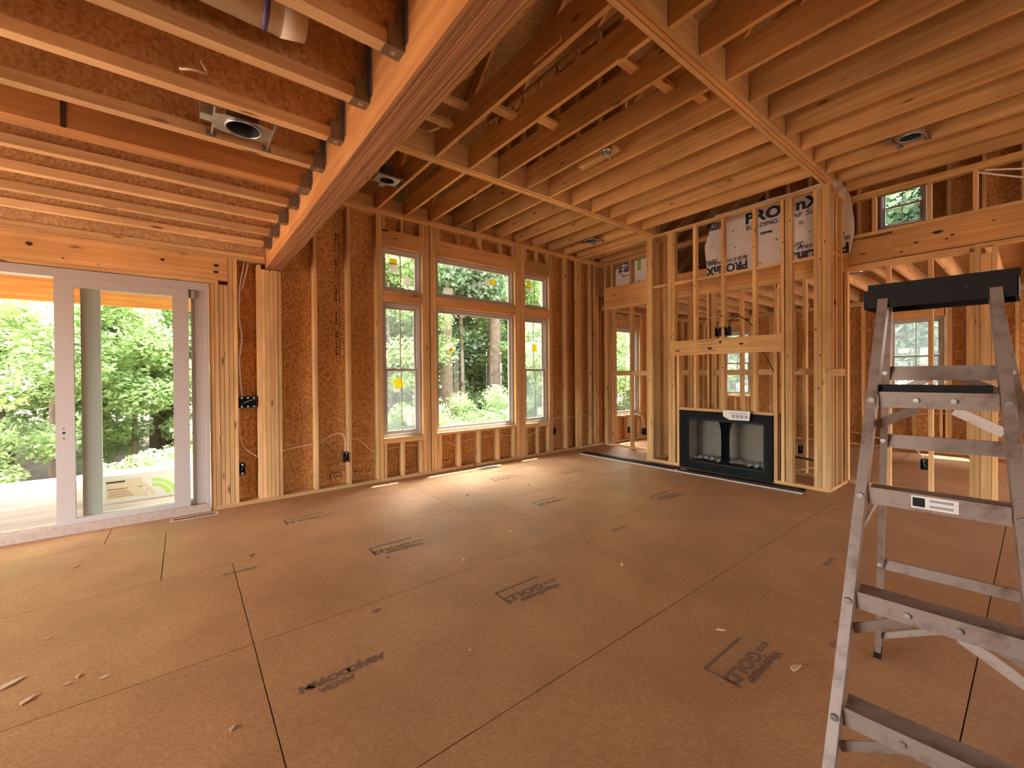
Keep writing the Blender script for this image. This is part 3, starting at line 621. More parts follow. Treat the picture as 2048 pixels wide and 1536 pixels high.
# ------------------------------------------------------------------ fireplace insert
fp = empty('fireplace', (XF, 2.8, 0), label='black steel fireplace insert set between the studs of the chimney', cat='fireplace')
FY0, FY1, FZ = 2.150, 3.436, .870
def fring(name, y0, y1, z0, z1, wl, wr_, wt, wb_, x0, x1, mat):
    return boxes_mesh(name, [(x0, x1, y0, y0+wl, z0, z1), (x0, x1, y1-wr_, y1, z0, z1), (x0, x1, y0+wl, y1-wr_, z1-wt, z1), (x0, x1, y0+wl, y1-wr_, z0, z0+wb_)], mat, fp)
fring('surround', FY0, FY1, .002, FZ, .085, .085, .10, .10, XF-.012, XF+.03, 'blkm')
fring('inner_frame', FY0+.085, FY1-.085, .102, FZ-.10, .03, .03, .035, .03, XF+.004, XF+.045, 'blk')
bx('trim_strip', XF+.046, XF+.052, FY0+.118, FY0+.130, .14, .72, 'galv', fp)
boxes_mesh('firebox', [(XF+.50, XF+.52, FY0+.10, FY1-.10, .06, .80), (XF+.05, XF+.50, FY0+.085, FY0+.10, .06, .80), (XF+.05, XF+.50, FY1-.10, FY1-.085, .06, .80)], 'fire', fp)
bx('firebox_floor', XF+.05, XF+.50, FY0+.10, FY1-.10, .06, .10, 'fire', fp); bx('firebox_top', XF+.05, XF+.52, FY0+.085, FY1-.085, .80, .82, 'blkm', fp)
bx('casing', XF+.53, XF+.56, FY0+.05, FY1-.05, .05, .86, 'blkm', fp)
v, f = [], []; prof = [(.10, .10), (.16, .065), (.25, .058), (.45, .055), (.60, .062), (.70, .085), (.745, .115)]
for z, h in prof:
    for k in range(9): t = k/8*2-1; v.append((XF+.085+.022*math.cos(k*math.pi), 2.80+t*h, z))
for i in range(len(prof)-1):
    for k in range(8): a = i*9+k; f.append((a, a+9, a+10, a+1))
mesh_obj('mesh_curtain', v, f, 'blk', fp, origin=(XF+.08, 2.8, .1), label='gathered black mesh curtain')
v, f = [], []
for i in range(22):
    for k in range(5):
        v.append((XF+.06+k*.07, FY0+.14+i*.0465, .125+.035*abs(math.sin(i*1.7+k*1.1))+.02*random.random()))
for i in range(21):
    for k in range(4): a = i*5+k; f.append((a, a+1, a+6, a+5))
props(mesh_obj('plastic_sheet', v, f, 'film', None, origin=(XF+.1, 2.8, .13)), 'crumpled clear plastic sheet lying in the fireplace', 'plastic sheet')
pp = mesh_obj('instruction_sheet', [(5.925, 2.745, .914), (5.925, 2.39, .914), (6.03, 2.39, .9135), (6.03, 2.745, .9135), (5.923, 2.40, .79), (5.923, 2.66, .785), (5.923, 2.745, .83)], [(0, 3, 2, 1), (0, 1, 4, 5, 6)], 'paper', None, origin=(5.93, 2.57, .9))
props(pp, 'white printed instruction sheet draped over the fireplace top', 'paper')
for k in range(4): bx('print', 5.9215, 5.9225, 2.42+k*.055, 2.46+k*.055, .815, .86, 'grey', pp)
bx('print', 5.9215, 5.9225, 2.42, 2.66, .875, .885, 'grey', pp)
def floorstrip(name, p0, p1, w, h, mat, label, cat):
    o = bar(name, (p0[0], p0[1], h/2+.0006), (p1[0], p1[1], h/2+.0006), w, h, mat); props(o, label, cat); return o
t1 = floorstrip('metal_trim', (5.735, 5.14), (5.875, 1.76), .125, .012, 'blkm', 'long black metal trim lying on the floor before the fireplace', 'trim strip')
bar('lip', (5.665, 5.14, .011), (5.805, 1.76, .011), .012, .02, 'blk', t1)
bar('paper_tag', (5.782, 3.31, .0146), (5.786, 3.22, .0146), .06, .001, 'paper', t1)
t2 = floorstrip('white_strip', (5.56, 5.10), (5.70, 1.73), .028, .014, 'vinyl', 'long thin white strip on the floor beside the black trim', 'trim strip')
bar('clip', (5.632, 3.30, .022), (5.634, 3.27, .022), .03, .015, 'vinyl', t2)

# ------------------------------------------------------------------ recessed lights
def recessed(cx, cy, z, along, label, gap=.36, seg=24):
    """housing hung on two bars across a joist bay; along = direction of the bars"""
    L = empty('recessed_light', (cx, cy, z), label=label, cat='light', group='recessed light housings between the joists')
    r, hx, hy = .082, .135, .095
    if along == 'y': pass
    v, f = [], []
    for k in range(seg):
        t = 2*math.pi*k/seg; c, s = math.cos(t), math.sin(t); m = max(abs(c)/hx, abs(s)/hy)
        v += [(cx+r*c, cy+r*s, z), (cx+c/m, cy+s/m, z), (cx+c/m, cy+s/m, z+.0015), (cx+r*c, cy+r*s, z+.0015)]
    for k in range(seg):
        n = (k+1) % seg
        for q in range(4): f.append((4*k+q, 4*k+(q+1) % 4, 4*n+(q+1) % 4, 4*n+q))
    mesh_obj('mounting_plate', v, f, 'galv', L, origin=(cx, cy, z))
    cyl('can', (cx, cy, z+.002), (cx, cy, z+.15), r-.003, r-.006, 'canin', L, seg=seg, caps=False); cyl('can_top', (cx, cy, z+.15), (cx, cy, z+.154), r-.006, r-.006, 'galv', L, seg=seg)
    v, f = [], []
    for k in range(seg):                                           # rolled collar below the plate
        t = 2*math.pi*k/seg
        for q in range(5): a = q/5*2*math.pi; rr = r+.003+.005*math.cos(a); v.append((cx+rr*math.cos(t), cy+rr*math.sin(t), z-.004+.006*math.sin(a)))
    for k in range(seg):
        n = (k+1) % seg
        for q in range(5): f.append((5*k+q, 5*k+(q+1) % 5, 5*n+(q+1) % 5, 5*n+q))
    mesh_obj('collar', v, f, 'galv', L, smooth=True, origin=(cx, cy, z))
    bx('socket_plate', cx-.04, cx+.04, cy-.02, cy+.05, z+.10, z+.102, 'galv', L)
    for s in (-1, 1):
        if along == 'y':
            b = bx('hanger_bar', cx+s*.137-.004, cx+s*.137+.004, cy-gap/2, cy+gap/2, z-.004, z+.016, 'galv', L)
            for q in (-1, 1): boxes_mesh('nail_foot', [(cx+s*.137-.022, cx+s*.137+.022, cy+q*(gap/2-.006)-.004, cy+q*(gap/2-.006)+.004, z-.012, z+.02)], 'hang', b)
        else:
            b = bx('hanger_bar', cx-gap/2, cx+gap/2, cy+s*.10-.004, cy+s*.10+.004, z-.004, z+.016, 'galv', L)
            for q in (-1, 1): boxes_mesh('nail_foot', [(cx+q*(gap/2-.006)-.004, cx+q*(gap/2-.006)+.004, cy+s*.10-.022, cy+s*.10+.022, z-.012, z+.02)], 'hang', b)
    dx, dy = ((0, .16) if along == 'x' else (-.16, 0))
    bx('junction_box', cx+dx-.035, cx+dx+.035, cy+dy-.035, cy+dy+.035, z+.004, z+.09, 'galv', L)
    tube('conduit', [(cx+dx, cy+dy, z+.085), (cx+dx*.6, cy+dy*.6+.02, z+.20), (cx, cy, z+.152)], .009, 'hang', L)
    return L
recessed(.275, 2.757, 2.815, 'y', 'steel recessed light housing between the left I-joists', gap=.345)
recessed(1.868, 4.68, 3.69, 'x', 'steel recessed light housing beside the big beam, near the window wall')
recessed(5.447, 4.70, 3.69, 'x', 'small recessed light housing near the far corner, above the left of the chimney')
recessed(5.513, .77, 3.69, 'x', 'recessed light housing high on the right, above the stepladder')
fb = empty('ceiling_box', (3.375, 2.715, 3.675), label='round steel fan box under a joist in the middle bay', cat='electrical box')
cyl('cup', (3.375, 2.715, 3.665), (3.375, 2.715, 3.71), .05, .05, 'galv', fb, seg=18); cyl('rim', (3.375, 2.715, 3.660), (3.375, 2.715, 3.665), .054, .054, 'hang', fb, seg=18)
tube('wire', [(3.36, 2.715, 3.662), (3.35, 2.70, 3.63), (3.38, 2.69, 3.615)], .004, 'cablew', fb); tube('wire', [(3.39, 2.72, 3.662), (3.41, 2.70, 3.64), (3.42, 2.71, 3.61)], .004, 'cablew', fb)

# ------------------------------------------------------------------ electrical boxes and cables
def ebox(x0, x1, y0, y1, z0, z1, face, label, gangs=1, light_dots=False):
    b = empty('outlet_box', ((x0+x1)/2, (y0+y1)/2, z0), label=label, cat='electrical box')
    t = .004
    if face == 'y':   # opens to -y
        boxes_mesh('shell', [(x0, x1, y1-t, y1, z0, z1), (x0, x0+t, y0, y1-t, z0, z1), (x1-t, x1, y0, y1-t, z0, z1), (x0+t, x1-t, y0, y1-t, z0, z0+t), (x0+t, x1-t, y0, y1-t, z1-t, z1)], 'blk', b)
        for g in range(gangs):
            cx = x0+(g+.5)*(x1-x0)/gangs
            for z in (z0+.012, z1-.012): bx('screw_tab', cx-.008, cx+.008, y0-.003, y0, z-.007, z+.007, 'paper' if light_dots else 'galv', b)  # white tabs paint in bright dots of light leaking through the holes
        tube('wire', [(x0+.02, y1-t, z0+.03), ((x0+x1)/2, y0+.01, (z0+z1)/2+.01), (x1-.015, y0+.02, z1-.03)], .003, 'grey', b)
    else:
        boxes_mesh('shell', [(x1-t, x1, y0, y1, z0, z1), (x0, x1-t, y0, y0+t, z0, z1), (x0, x1-t, y1-t, y1, z0, z1), (x0, x1-t, y0+t, y1-t, z0, z0+t), (x0, x1-t, y0+t, y1-t, z1-t, z1)], 'blk', b)
        bx('screw_tab', x0-.003, x0, (y0+y1)/2-.008, (y0+y1)/2+.008, z1-.02, z1-.006, 'hang', b)
        tube('wire', [(x1-t, y0+.02, z0+.03), (x0+.01, (y0+y1)/2, (z0+z1)/2), (x1-t, y1-.015, z1-.03)], .003, 'grey', b)
    return b
ebox(.474, .648, 5.485, 5.56, 1.085, 1.205, 'y', 'wide black switch box between the stud packs right of the sliding door', gangs=3)
ebox(.474, .530, 5.485, 5.55, .345, .465, 'y', 'small black outlet box low beside the sliding door studs, under the switch box', light_dots=True)
ebox(1.593, 1.651, 5.48, 5.55, .33, .455, 'y', 'black outlet box on a stud left of the tall windows, with cables arching to it')
ebox(5.284, 5.34, 5.48, 5.55, .335, .455, 'y', 'black outlet box at the right of the tall windows')
ebox(6.725, 6.79, 4.872, 4.932, .29, .41, 'x', 'black outlet box on the stud left of the chimney, hanging over the floor beyond')
ebox(6.725, 6.79, 4.56, 4.62, .30, .415, 'x', 'black outlet box beside the chimney corner post, half hidden by it')
ebox(XF+.012, XF+.08, 2.807, 2.90, 1.965, 2.085, 'x', 'black box left of the stud above the mantel board')
ebox(XF+.012, XF+.08, 2.70, 2.762, 1.965, 2.085, 'x', 'black box right of the stud above the mantel board')
ebox(6.725, 6.79, 2.031, 2.09, .305, .42, 'x', 'black outlet box behind the open studs right of the fireplace')
ebox(6.725, 6.79, .796, .86, .295, .41, 'x', 'black outlet box on the middle stud seen through the stepladder')
ebox(6.07, 6.113, 1.54, 1.60, 1.085, 1.195, 'x', 'narrow black box on the side of the chimney corner')
ebox(6.725, 6.79, .10, .27, 1.10, 1.22, 'x', 'black switch box at the right edge behind the stepladder')
def cable(pts, label, mat='cable', r=.006): props(tube('electric_cable', pts, r, mat), label, 'cable')
yb = 5.56
cable([(.545, yb, 2.72), (.53, yb, 2.62), (.50, yb, 2.42), (.492, yb, 2.1), (.512, yb-.02, 1.85), (.49, yb, 1.62), (.50, yb, 1.35), (.512, yb, 1.206)], 'white cable hanging down from the plate to the switch box', 'cablew', .009)
cable([(.585, yb, 2.72), (.565, yb, 2.62), (.525, yb+.02, 2.42)], 'short second white cable beside the one above the switch box', 'cablew', .009)
cable([(.49, yb, 1.083), (.484, yb, .85), (.512, yb, .66), (.575, yb, .575), (.658, yb, .51)], 'thin cable curving down from the switch box to the stud pack')
cable([(.902, yb, .553), (1.05, yb, .572), (1.25, yb, .59)], 'cream cable crossing the bay right of the stud pack')
cable([(1.30, yb, .592), (1.37, yb, .63), (1.46, yb-.02, .685), (1.56, yb-.03, .70), (1.615, yb-.02, .64), (1.628, yb-.01, .53), (1.622, yb-.01, .457)], 'cream cable arching over to the outlet box left of the windows')
cable([(1.695, yb, .60), (1.76, yb, .603), (1.86, yb, .545), (1.94, yb, .455), (2.03, yb, .40)], 'cream cable running right from the stud beside the outlet box')
cable([(2.16, yb, .425), (2.37, yb, .43)], 'cream cable under the left sash window')
cable([(2.42, yb, .44), (2.65, yb, .43)], 'second piece of cream cable under the left sash window')
cable([(3.005, yb, .39), (3.10, yb, .415), (3.2, yb, .39), (3.28, yb, .34)], 'cream cable arching below the picture window, left bay')
cable([(3.335, yb, .40), (3.65, yb, .43)], 'cream cable below the picture window, second bay')
cable([(3.705, yb, .42), (4.02, yb, .45)], 'cream cable below the picture window, third bay')
cable([(4.075, yb, .43), (4.36, yb, .40)], 'cream cable below the picture window, right bay')
cable([(4.68, yb, .36), (4.89, yb, .40), (5.15, yb, .46)], 'cream cable below the right sash window')
cable([(5.30, yb, .60), (5.45, yb, .63), (5.61, yb, .62)], 'cream cable in the first bay right of the windows')
cable([(5.665, yb, .63), (5.9, yb, .62), (6.3, yb, .63)], 'cream cable running into the far corner')
cable([(6.76, 5.42, .70), (6.77, 5.32, .62), (6.76, 5.0, .60)], 'cream cable behind the studs left of the chimney')
cable([(6.77, 4.90, .415), (6.77, 4.93, .55), (6.77, 4.78, .66), (6.77, 4.62, .60), (6.77, 4.59, .42)], 'pale cable looping between the two outlet boxes left of the chimney', 'cablew')
cable([(6.77, 4.90, .285), (6.78, 4.88, .15), (6.80, 4.82, .01)], 'cream cable hanging below the outlet box left of the chimney')
cable([(6.06, 2.86, 2.087), (6.10, 2.84, 2.2), (6.15, 2.95, 2.27), (6.2, 3.12, 2.2), (6.25, 3.16, 1.95)], 'pale cable arching left from the boxes over the mantel')
cable([(6.06, 2.72, 2.087), (6.10, 2.70, 2.2), (6.16, 2.60, 2.22), (6.25, 2.46, 2.05), (6.32, 2.40, 1.80), (6.4, 2.30, 1.5), (6.45, 2.1, 1.0)], 'dark cable arching right from the boxes over the mantel and down behind', 'cableb', .007)
cable([(6.30, 2.30, .95), (6.35, 2.25, 1.0), (6.4, 2.15, 1.02)], 'short pale cable end behind the studs above the fireplace')
cable([(6.3, 2.15, .31), (6.25, 1.95, .33), (6.3, 1.8, .31), (6.4, 1.66, .24)], 'thick dark cable behind the studs at the right of the fireplace', 'cableb', .016)
cable([(6.15, 1.95, .17), (6.2, 1.80, .22), (6.35, 1.66, .27)], 'cream cable end low behind the studs at the right of the fireplace')
cable([(6.76, 2.4, .70), (6.78, 2.2, .72), (6.76, 1.7, .70)], 'cream cable strung across the bays behind the fireplace right side')
cable([(10.40, 1.6, .62), (10.40, 1.0, .70), (10.40, .5, .66), (10.40, .1, .6)], 'cream cable sagging along the far wall behind the stepladder')
cable([(6.79, 1.5, .66), (6.80, 1.2, .60), (6.80, .95, .55), (6.77, .83, .412)], 'cream cable running to the outlet box behind the stepladder')
cable([(5.65, .86, 3.70), (5.80, .55, 3.76), (5.86, .2, 3.80), (5.88, -.3, 3.80)], 'white cable leading off from the recessed light on the right', 'cablew', .008)
cable([(6.74, .42, 3.58), (6.70, .30, 3.50), (6.73, .1, 3.40)], 'white cable crossing the open bay at the top right', 'cablew', .009)
cable([(6.74, .36, 3.58), (6.72, .2, 3.52), (6.73, .02, 3.46)], 'second white cable crossing the open bay at the top right', 'cablew', .009)
cable([(-.02, 2.10, 2.97), (.01, 2.02, 2.90), (-.05, 1.98, 2.87), (-.09, 2.0, 2.865)], 'stub of cream cable poking through an I-joist web near the top')
cable([(.08, 2.53, 2.97), (.10, 2.46, 2.88), (.05, 2.42, 2.85), (.0, 2.45, 2.85)], 'stub of cream cable at the I-joist above the left recessed light')
pipe = empty('drain_pipe', (0, 1.93, 3.0), label='cream capped pipe with a violet band up between the I-joists at the top', cat='pipe')
cyl('tube', (-1.2, 1.93, 2.95), (.33, 1.93, 2.915), .078, .078, 'pvc', pipe, seg=20); cyl('cap', (.331, 1.93, 2.915), (.42, 1.93, 2.913), .080, .062, 'pvc', pipe, seg=20)
cyl('band', (.26, 1.93, 2.9165), (.282, 1.93, 2.916), .0795, .0795, 'violet', pipe, seg=20)
duct = empty('metal_box', (7.7, 1.45, 2.83), label='dark sheet metal duct boot between the joists of the room beyond', cat='duct')
bx('box', 7.25, 7.6, 1.42, 1.78, 2.86, 3.03, 'hang', duct); cyl('collar', (7.42, 1.6, 2.82), (7.42, 1.6, 2.86), .08, .08, 'galv', duct, seg=16); bx('flange', 7.2, 7.65, 1.425, 1.775, 2.85, 2.859, 'galv', duct)

# ------------------------------------------------------------------ house wrap
XW = 6.692
def wrapsheet(name, outline, x, label, th=.002):
    """thin wrinkled membrane: grid clipped to an outline (y,z), slightly billowing"""
    ys = [p[0] for p in outline]; zs = [p[1] for p in outline]; n, m = 44, 20
    y0, y1 = min(ys), max(ys); v, f, idx = [], [], {}
    def span(y):                                                # z range of outline at y
        out = []
        for (a, b), (c, d) in zip(outline, outline[1:]+outline[:1]):
            if (a-y)*(c-y) <= 0 and a != c: out.append(b+(d-b)*(y-a)/(c-a))
        return min(out), max(out)
    for i in range(n+1):
        y = y0+(y1-y0)*(i/n*.998+.001); lo, hi = span(y)
        for k in range(m+1):
            z = lo+(hi-lo)*k/m; w = .006*math.sin(9*y+5*z)+.004*math.sin(17*z-11*y+2)+.004*math.sin(31*(y+z*.4))
            v.append((x+.012+w, y, z))
    for i in range(n):
        for k in range(m): a = i*(m+1)+k; f.append((a, a+1, a+m+2, a+m+1))
    o = mesh_obj(name, v, f, 'wrap', None, smooth=True, origin=(x, (y0+y1)/2, min(zs))); props(o, label, 'house wrap'); return o
wr1 = wrapsheet('house_wrap', [(3.37, 3.02), (3.38, 3.5), (3.31, 3.70), (3.22, 3.95), (1.62, 3.95), (1.50, 3.72), (1.45, 3.35), (1.455, 2.99), (1.50, 2.95), (3.33, 2.95)], XW-.012, 'white printed house wrap hung behind the upper chimney studs')
XT = XW-.016
def wtext(body, y, z, size, flip=False, par=None, **kw):
    ex, ey = ((0, 1, 0), (0, 0, -1)) if flip else ((0, -1, 0), (0, 0, 1))
    text('print', body, size, frame3((XT, y, z), ex, ey), 'navy', par, **kw)
wtext('PROLinX', 2.755, 3.675, .215, par=wr1, bold=.008, sx=1.16); wtext('BUILDING WRAP', 2.745, 3.575, .095, par=wr1); wtext('Select', 1.99, 3.575, .11, par=wr1, shear=.4)
wtext('PROLinX', 2.725, 3.128, .175, True, par=wr1, bold=.006, sx=.92); wtext('BUILDING WRAP', 2.73, 3.21, .078, True, par=wr1); wtext('Select', 3.16, 3.25, .12, True, par=wr1, shear=.4)
wtext('PROLinX', 1.50, 3.09, .185, True, par=wr1, bold=.006); wtext('BUILDING WRAP', 1.49, 3.18, .078, True, par=wr1); wtext('Select', 1.99, 3.23, .12, True, par=wr1, shear=.4)
wtext('PROLinX', 2.39, 3.49, .04, True, par=wr1, bold=.003)
wtext('PROLinX', 3.33, 3.72, .20, par=wr1, bold=.006, sx=.3)
for k in range(3): cyl('print', (XT, 2.22-.19*k, 3.46+.03*k), (XT-.0005, 2.22-.19*k, 3.46+.03*k), .03, .03, 'grey', wr1, seg=14)
for (y, z) in ((3.30, 3.66), (3.31, 3.1), (3.27, 2.98), (2.93, 3.62), (2.9, 3.36), (2.55, 3.05), (2.50, 3.62), (2.33, 3.34), (2.45, 2.99), (1.95, 3.62), (1.93, 3.34), (1.60, 3.46), (1.56, 3.22)):
    cyl('cap_nail', (XT+.001, y, z), (XT-.004, y, z), .012, .012, 'brown', wr1, seg=8)
wr2 = wrapsheet('house_wrap', [(5.36, 3.16), (5.33, 3.45), (5.18, 3.60), (5.08, 3.72), (3.95, 3.72), (3.95, 3.10), (5.30, 3.10)], 6.825, 'white house wrap with a green stripe behind the short studs left of the chimney')
XT2 = 6.822
for k, s in enumerate(('THE', 'BUILDING')): text('print', s, .15, frame3((XT2, 5.09-.13*k, 3.42), (0, 0, 1), (0, 1, 0)), 'navy', wr2, bold=.003)
for (a, b) in (((5.235, 3.66), (5.10, 3.355)), ((5.10, 3.355), (4.88, 3.36))): bar('print', (XT2, a[0], a[1]), (XT2, b[0], b[1]), .012, .001, 'navy', wr2, upv=(1, 0, 0))
bx('green_stripe', XT2-.001, XT2, 4.69, 4.76, 3.40, 3.70, 'grn', wr2); bx('green_stripe', XT2-.001, XT2, 4.69, 4.76, 3.14, 3.22, 'grn', wr2)

# ------------------------------------------------------------------ stepladder
ld = empty('step_ladder', (1.95, .2, 0), label='worn aluminium stepladder with a black top cap in the right foreground', cat='ladder')
TL, TR_ = Vector((1.929, .336, 1.70)), Vector((1.952, .086, 1.70))
FL, FR = Vector((1.286, .369, 0)), Vector((1.322, -.060, 0)); BL, BR = Vector((2.732, .504, 0)), Vector((2.80, -.13, 0))
def on(foot, top, z): return foot+(top-foot)*(z/1.70)
uL = (TL-TR_).normalized(); nF = Vector((-1, 0, .37)).normalized()
def rail(name, foot, top, w, d, side):
    a = (top-foot).normalized(); r = bar(name, foot+a*.03, top, w, d, 'alu', ld, upv=uL.cross(a))
    return r
for side, ft, tp in ((1, FL, TL), (-1, FR, TR_)):
    r = rail('front_rail', ft, tp, .026, .062, side); bar('foot_pad', ft+Vector((0, 0, .0)), ft+(tp-ft).normalized()*.055, .032, .068, 'blk', r, upv=uL.cross((tp-ft).normalized()))
for side, ft, tp in ((1, BL, TL), (-1, BR, TR_)):
    tp2 = tp+Vector((.06, 0, -.02)); r = rail('rear_rail', ft, tp2, .022, .045, side); bar('foot_pad', ft, ft+(tp2-ft).normalized()*.05, .028, .05, 'blk', r, upv=uL.cross((tp2-ft).normalized()))
for k in range(5):
    z = .169+.293*k; a, b = on(FL, TL, z), on(FR, TR_, z); d = (b-a).normalized()
    n = Vector((-d.y, d.x, 0)); n = -n if n.x > 0 else n
    a2, b2 = a+d*.016, b-d*.016
    s = bar('step', a2+Vector((.03, 0, .018)), b2+Vector((.03, 0, .018)), .078, .006, 'alu', ld)
    bar('step_lip', a2+n*.012, b2+n*.012, .004, .050, 'alu', s)
    for t in (.25, .45, .65, .85): pass
    for e, q, w in ((a, 1, 0), (b, -1, 0)):
        o = Vector((n.x*.034, n.y*.034, 0)); cyl('rivet', e+o*.95-Vector((0, 0, .002)), e+o*1.12-Vector((0, 0, .002)), .010, .009, 'hang', s, seg=10)
    if k in (2, 4, 0, 1):
        for e, oth, ft, tp in ((a, b, FL, TL), (b, a, FR, TR_)):
            m = e+(oth-e)*.36; lo = on(ft, tp, max(z-.085, .06))
            bar('brace', m+Vector((.012, 0, -.028)), lo+(oth-e).normalized()*.012+Vector((.012, 0, 0)), .004, .028, 'alu', s)
            cyl('rivet', m+n*.014, m+n*.022, .008, .007, 'galv', s, seg=10)
    if k == 3: pass
z = .169+.293*3; a, b = on(FL, TL, z), on(FR, TR_, z)
lab = bar('label_plate', a+(b-a)*.36+Vector((-.0155, 0, .002)), a+(b-a)*.66+Vector((-.0155, 0, .002)), .001, .036, 'paper', ld)
bar('print', a+(b-a)*.37+Vector((-.0165, 0, .002)), a+(b-a)*.45+Vector((-.0165, 0, .002)), .0008, .026, 'blk', lab)
for k in (-1, 1): bar('print', a+(b-a)*.48+Vector((-.0165, 0, .002+k*.008)), a+(b-a)*.63+Vector((-.0165, 0, .002+k*.008)), .0008, .007, 'grey', lab)
# rear cross bars and their braces
TL2, TR2 = TL+Vector((.06, 0, -.02)), TR_+Vector((.06, 0, -.02))
def onb(foot, top, z): return foot+(top-foot)*(z/1.68)
for z in (.30, .56, 1.155, 1.425):
    a, b = onb(BL, TL2, z), onb(BR, TR2, z); c = bar('cross_bar', a, b, .014, .052 if z > 1 else .045, 'alu', ld)
    for e in (a, b): cyl('rivet', e+Vector((-.020, 0, 0)), e+Vector((-.028, 0, 0)), .009, .008, 'hang', c, seg=8)
    if z in (.30, 1.425):
        for e, oth, ft, tp in ((a, b, BL, TL2), (b, a, BR, TR2)): bar('brace', e+(oth-e)*.36+Vector((0, 0, -.02)), onb(ft, tp, z-.17 if z < 1 else z-.09), .004, .026, 'alu', c)
for (ft, tp, fb_, tb_) in ((FL, TL, BL, TL2), (FR, TR_, BR, TR2)):   # spreaders
    m = (on(ft, tp, .90)+onb(fb_, tb_, .90))/2+Vector((0, 0, .02)); sp = bar('spreader', on(ft, tp, .905), m, .004, .02, 'alu', ld); bar('spreader_link', m, onb(fb_, tb_, .905), .004, .02, 'alu', sp)
cm = (TL+TR_)/2; cdir = (TR_-TL).normalized()
capv = []
a, b = TL-cdir*.045, TR_+cdir*.045
cap = bar('top_cap', a+Vector((.045, 0, .022)), b+Vector((.045, 0, .022)), .165, .022, 'aluf', ld)
for off in (-.036, .126): bar('cap_skirt', a+Vector((off, 0, -.018)), b+Vector((off, 0, -.018)), .008, .062, 'aluf', cap)
for e in (a, b): bar('cap_end', e+Vector((-.036, 0, -.018)), e+Vector((.126, 0, -.018)), .008, .062, 'aluf', cap)
z = .169+.293*4; a, b = on(FL, TL, z), on(FR, TR_, z); d = (b-a).normalized()
tr = bar('tool_tray', a+d*.012+Vector((.045, 0, .034)), b-d*.03+Vector((.045, 0, .034)), .09, .026, 'aluf', ld)
bar('tray_edge', a+d*.012+Vector((-.001, 0, .022)), b-d*.03+Vector((-.001, 0, .022)), .003, .004, 'galv', tr)

# ------------------------------------------------------------------ floor odds and ends
def register(cx, cy, l, w, label, mat):
    r = empty('floor_register', (cx, cy, 0), label=label, cat='floor vent')
    boxes_mesh('rim', [(cx-l/2, cx+l/2, cy-w/2, cy-w/2+.02, .0006, .006), (cx-l/2, cx+l/2, cy+w/2-.02, cy+w/2, .0006, .006), (cx-l/2, cx-l/2+.03, cy-w/2+.02, cy+w/2-.02, .0006, .006), (cx+l/2-.03, cx+l/2, cy-w/2+.02, cy+w/2-.02, .0006, .006)], 'tan' if mat == 'brown' else 'hang', r)
    bx('opening', cx-l/2+.03, cx+l/2-.03, cy-w/2+.02, cy+w/2-.02, .0006, .0015, 'blk', r)
    for k in range(8): x = cx-l/2+.05+k*(l-.1)/7; bx('louvre', x-.004, x+.004, cy-w/2+.02, cy+w/2-.02, .0016, .004, mat, r)
register(.075, 5.355, .40, .10, 'narrow floor vent on the boards in front of the sliding door', 'brown'); register(3.66, 5.25, .36, .15, 'floor vent below the picture window', 'hang')
for (x, y, s, a, m) in ((1.68, 2.76, .03, .3, 'chip'), (1.63, 2.83, .025, 1.2, 'brown'), (1.24, 3.17, .03, 2, 'stamp'), (.40, 3.9, .07, .9, 'brown'), (-.66, 4.52, .05, .5, 'chip'), (-.60, 3.37, .03, .2, 'chip'), (-.65, 2.98, .10, .6, 'chip'), (-.56, 2.78, .07, .8, 'chip'), (-.44, 2.81, .03, .1, 'chip'), (-.31, 2.76, .045, .2, 'chip'), (-.41, 2.85, .03, 1, 'chip'), (.14, 2.03, .03, .7, 'chip'), (2.57, 1.94, .06, .4, 'chip'), (2.32, 2.99, .05, .1, 'chip'), (3.04, 3.40, .05, 2, 'brown'), (2.64, 4.22, .045, .4, 'brown'), (3.5, 4.1, .05, .3, 'brown'), (1.15, 1.83, .02, 0, 'chip'), (2.31, .73, .08, -.3, 'chip'), (2.33, 1.10, .05, -1, 'chip'), (3.7, 3.4, .04, .5, 'chip'), (.9, 2.5, .06, .2, 'brown'), (2.66, .66, .12, -.4, 'brown'), (2.9, .72, .06, .1, 'brown')):
    z = .0012 if True else 0
    o = mesh_obj('wood_chip', [(x+s*.5*math.cos(a+t)*k, y+s*.5*math.sin(a+t)*k, zz) for zz in (z, z+.006) for t, k in ((0, 1), (1.2, .35), (2.6, .6), (3.5, .9), (4.8, .3))], [(4, 3, 2, 1, 0), (5, 6, 7, 8, 9)]+[(i, (i+1) % 5, (i+1) % 5+5, i+5) for i in range(5)], m, None, origin=(x, y, 0))
    props(o, {'chip': 'pale splinter of wood lying on the subfloor', 'brown': 'dark brown scrap lying on the subfloor', 'stamp': 'small black scrap beside a printed stamp on the floor'}[m], 'wood chip', {'chip': 'pale wood splinters on the floor', 'brown': 'dark scraps on the floor'}.get(m))

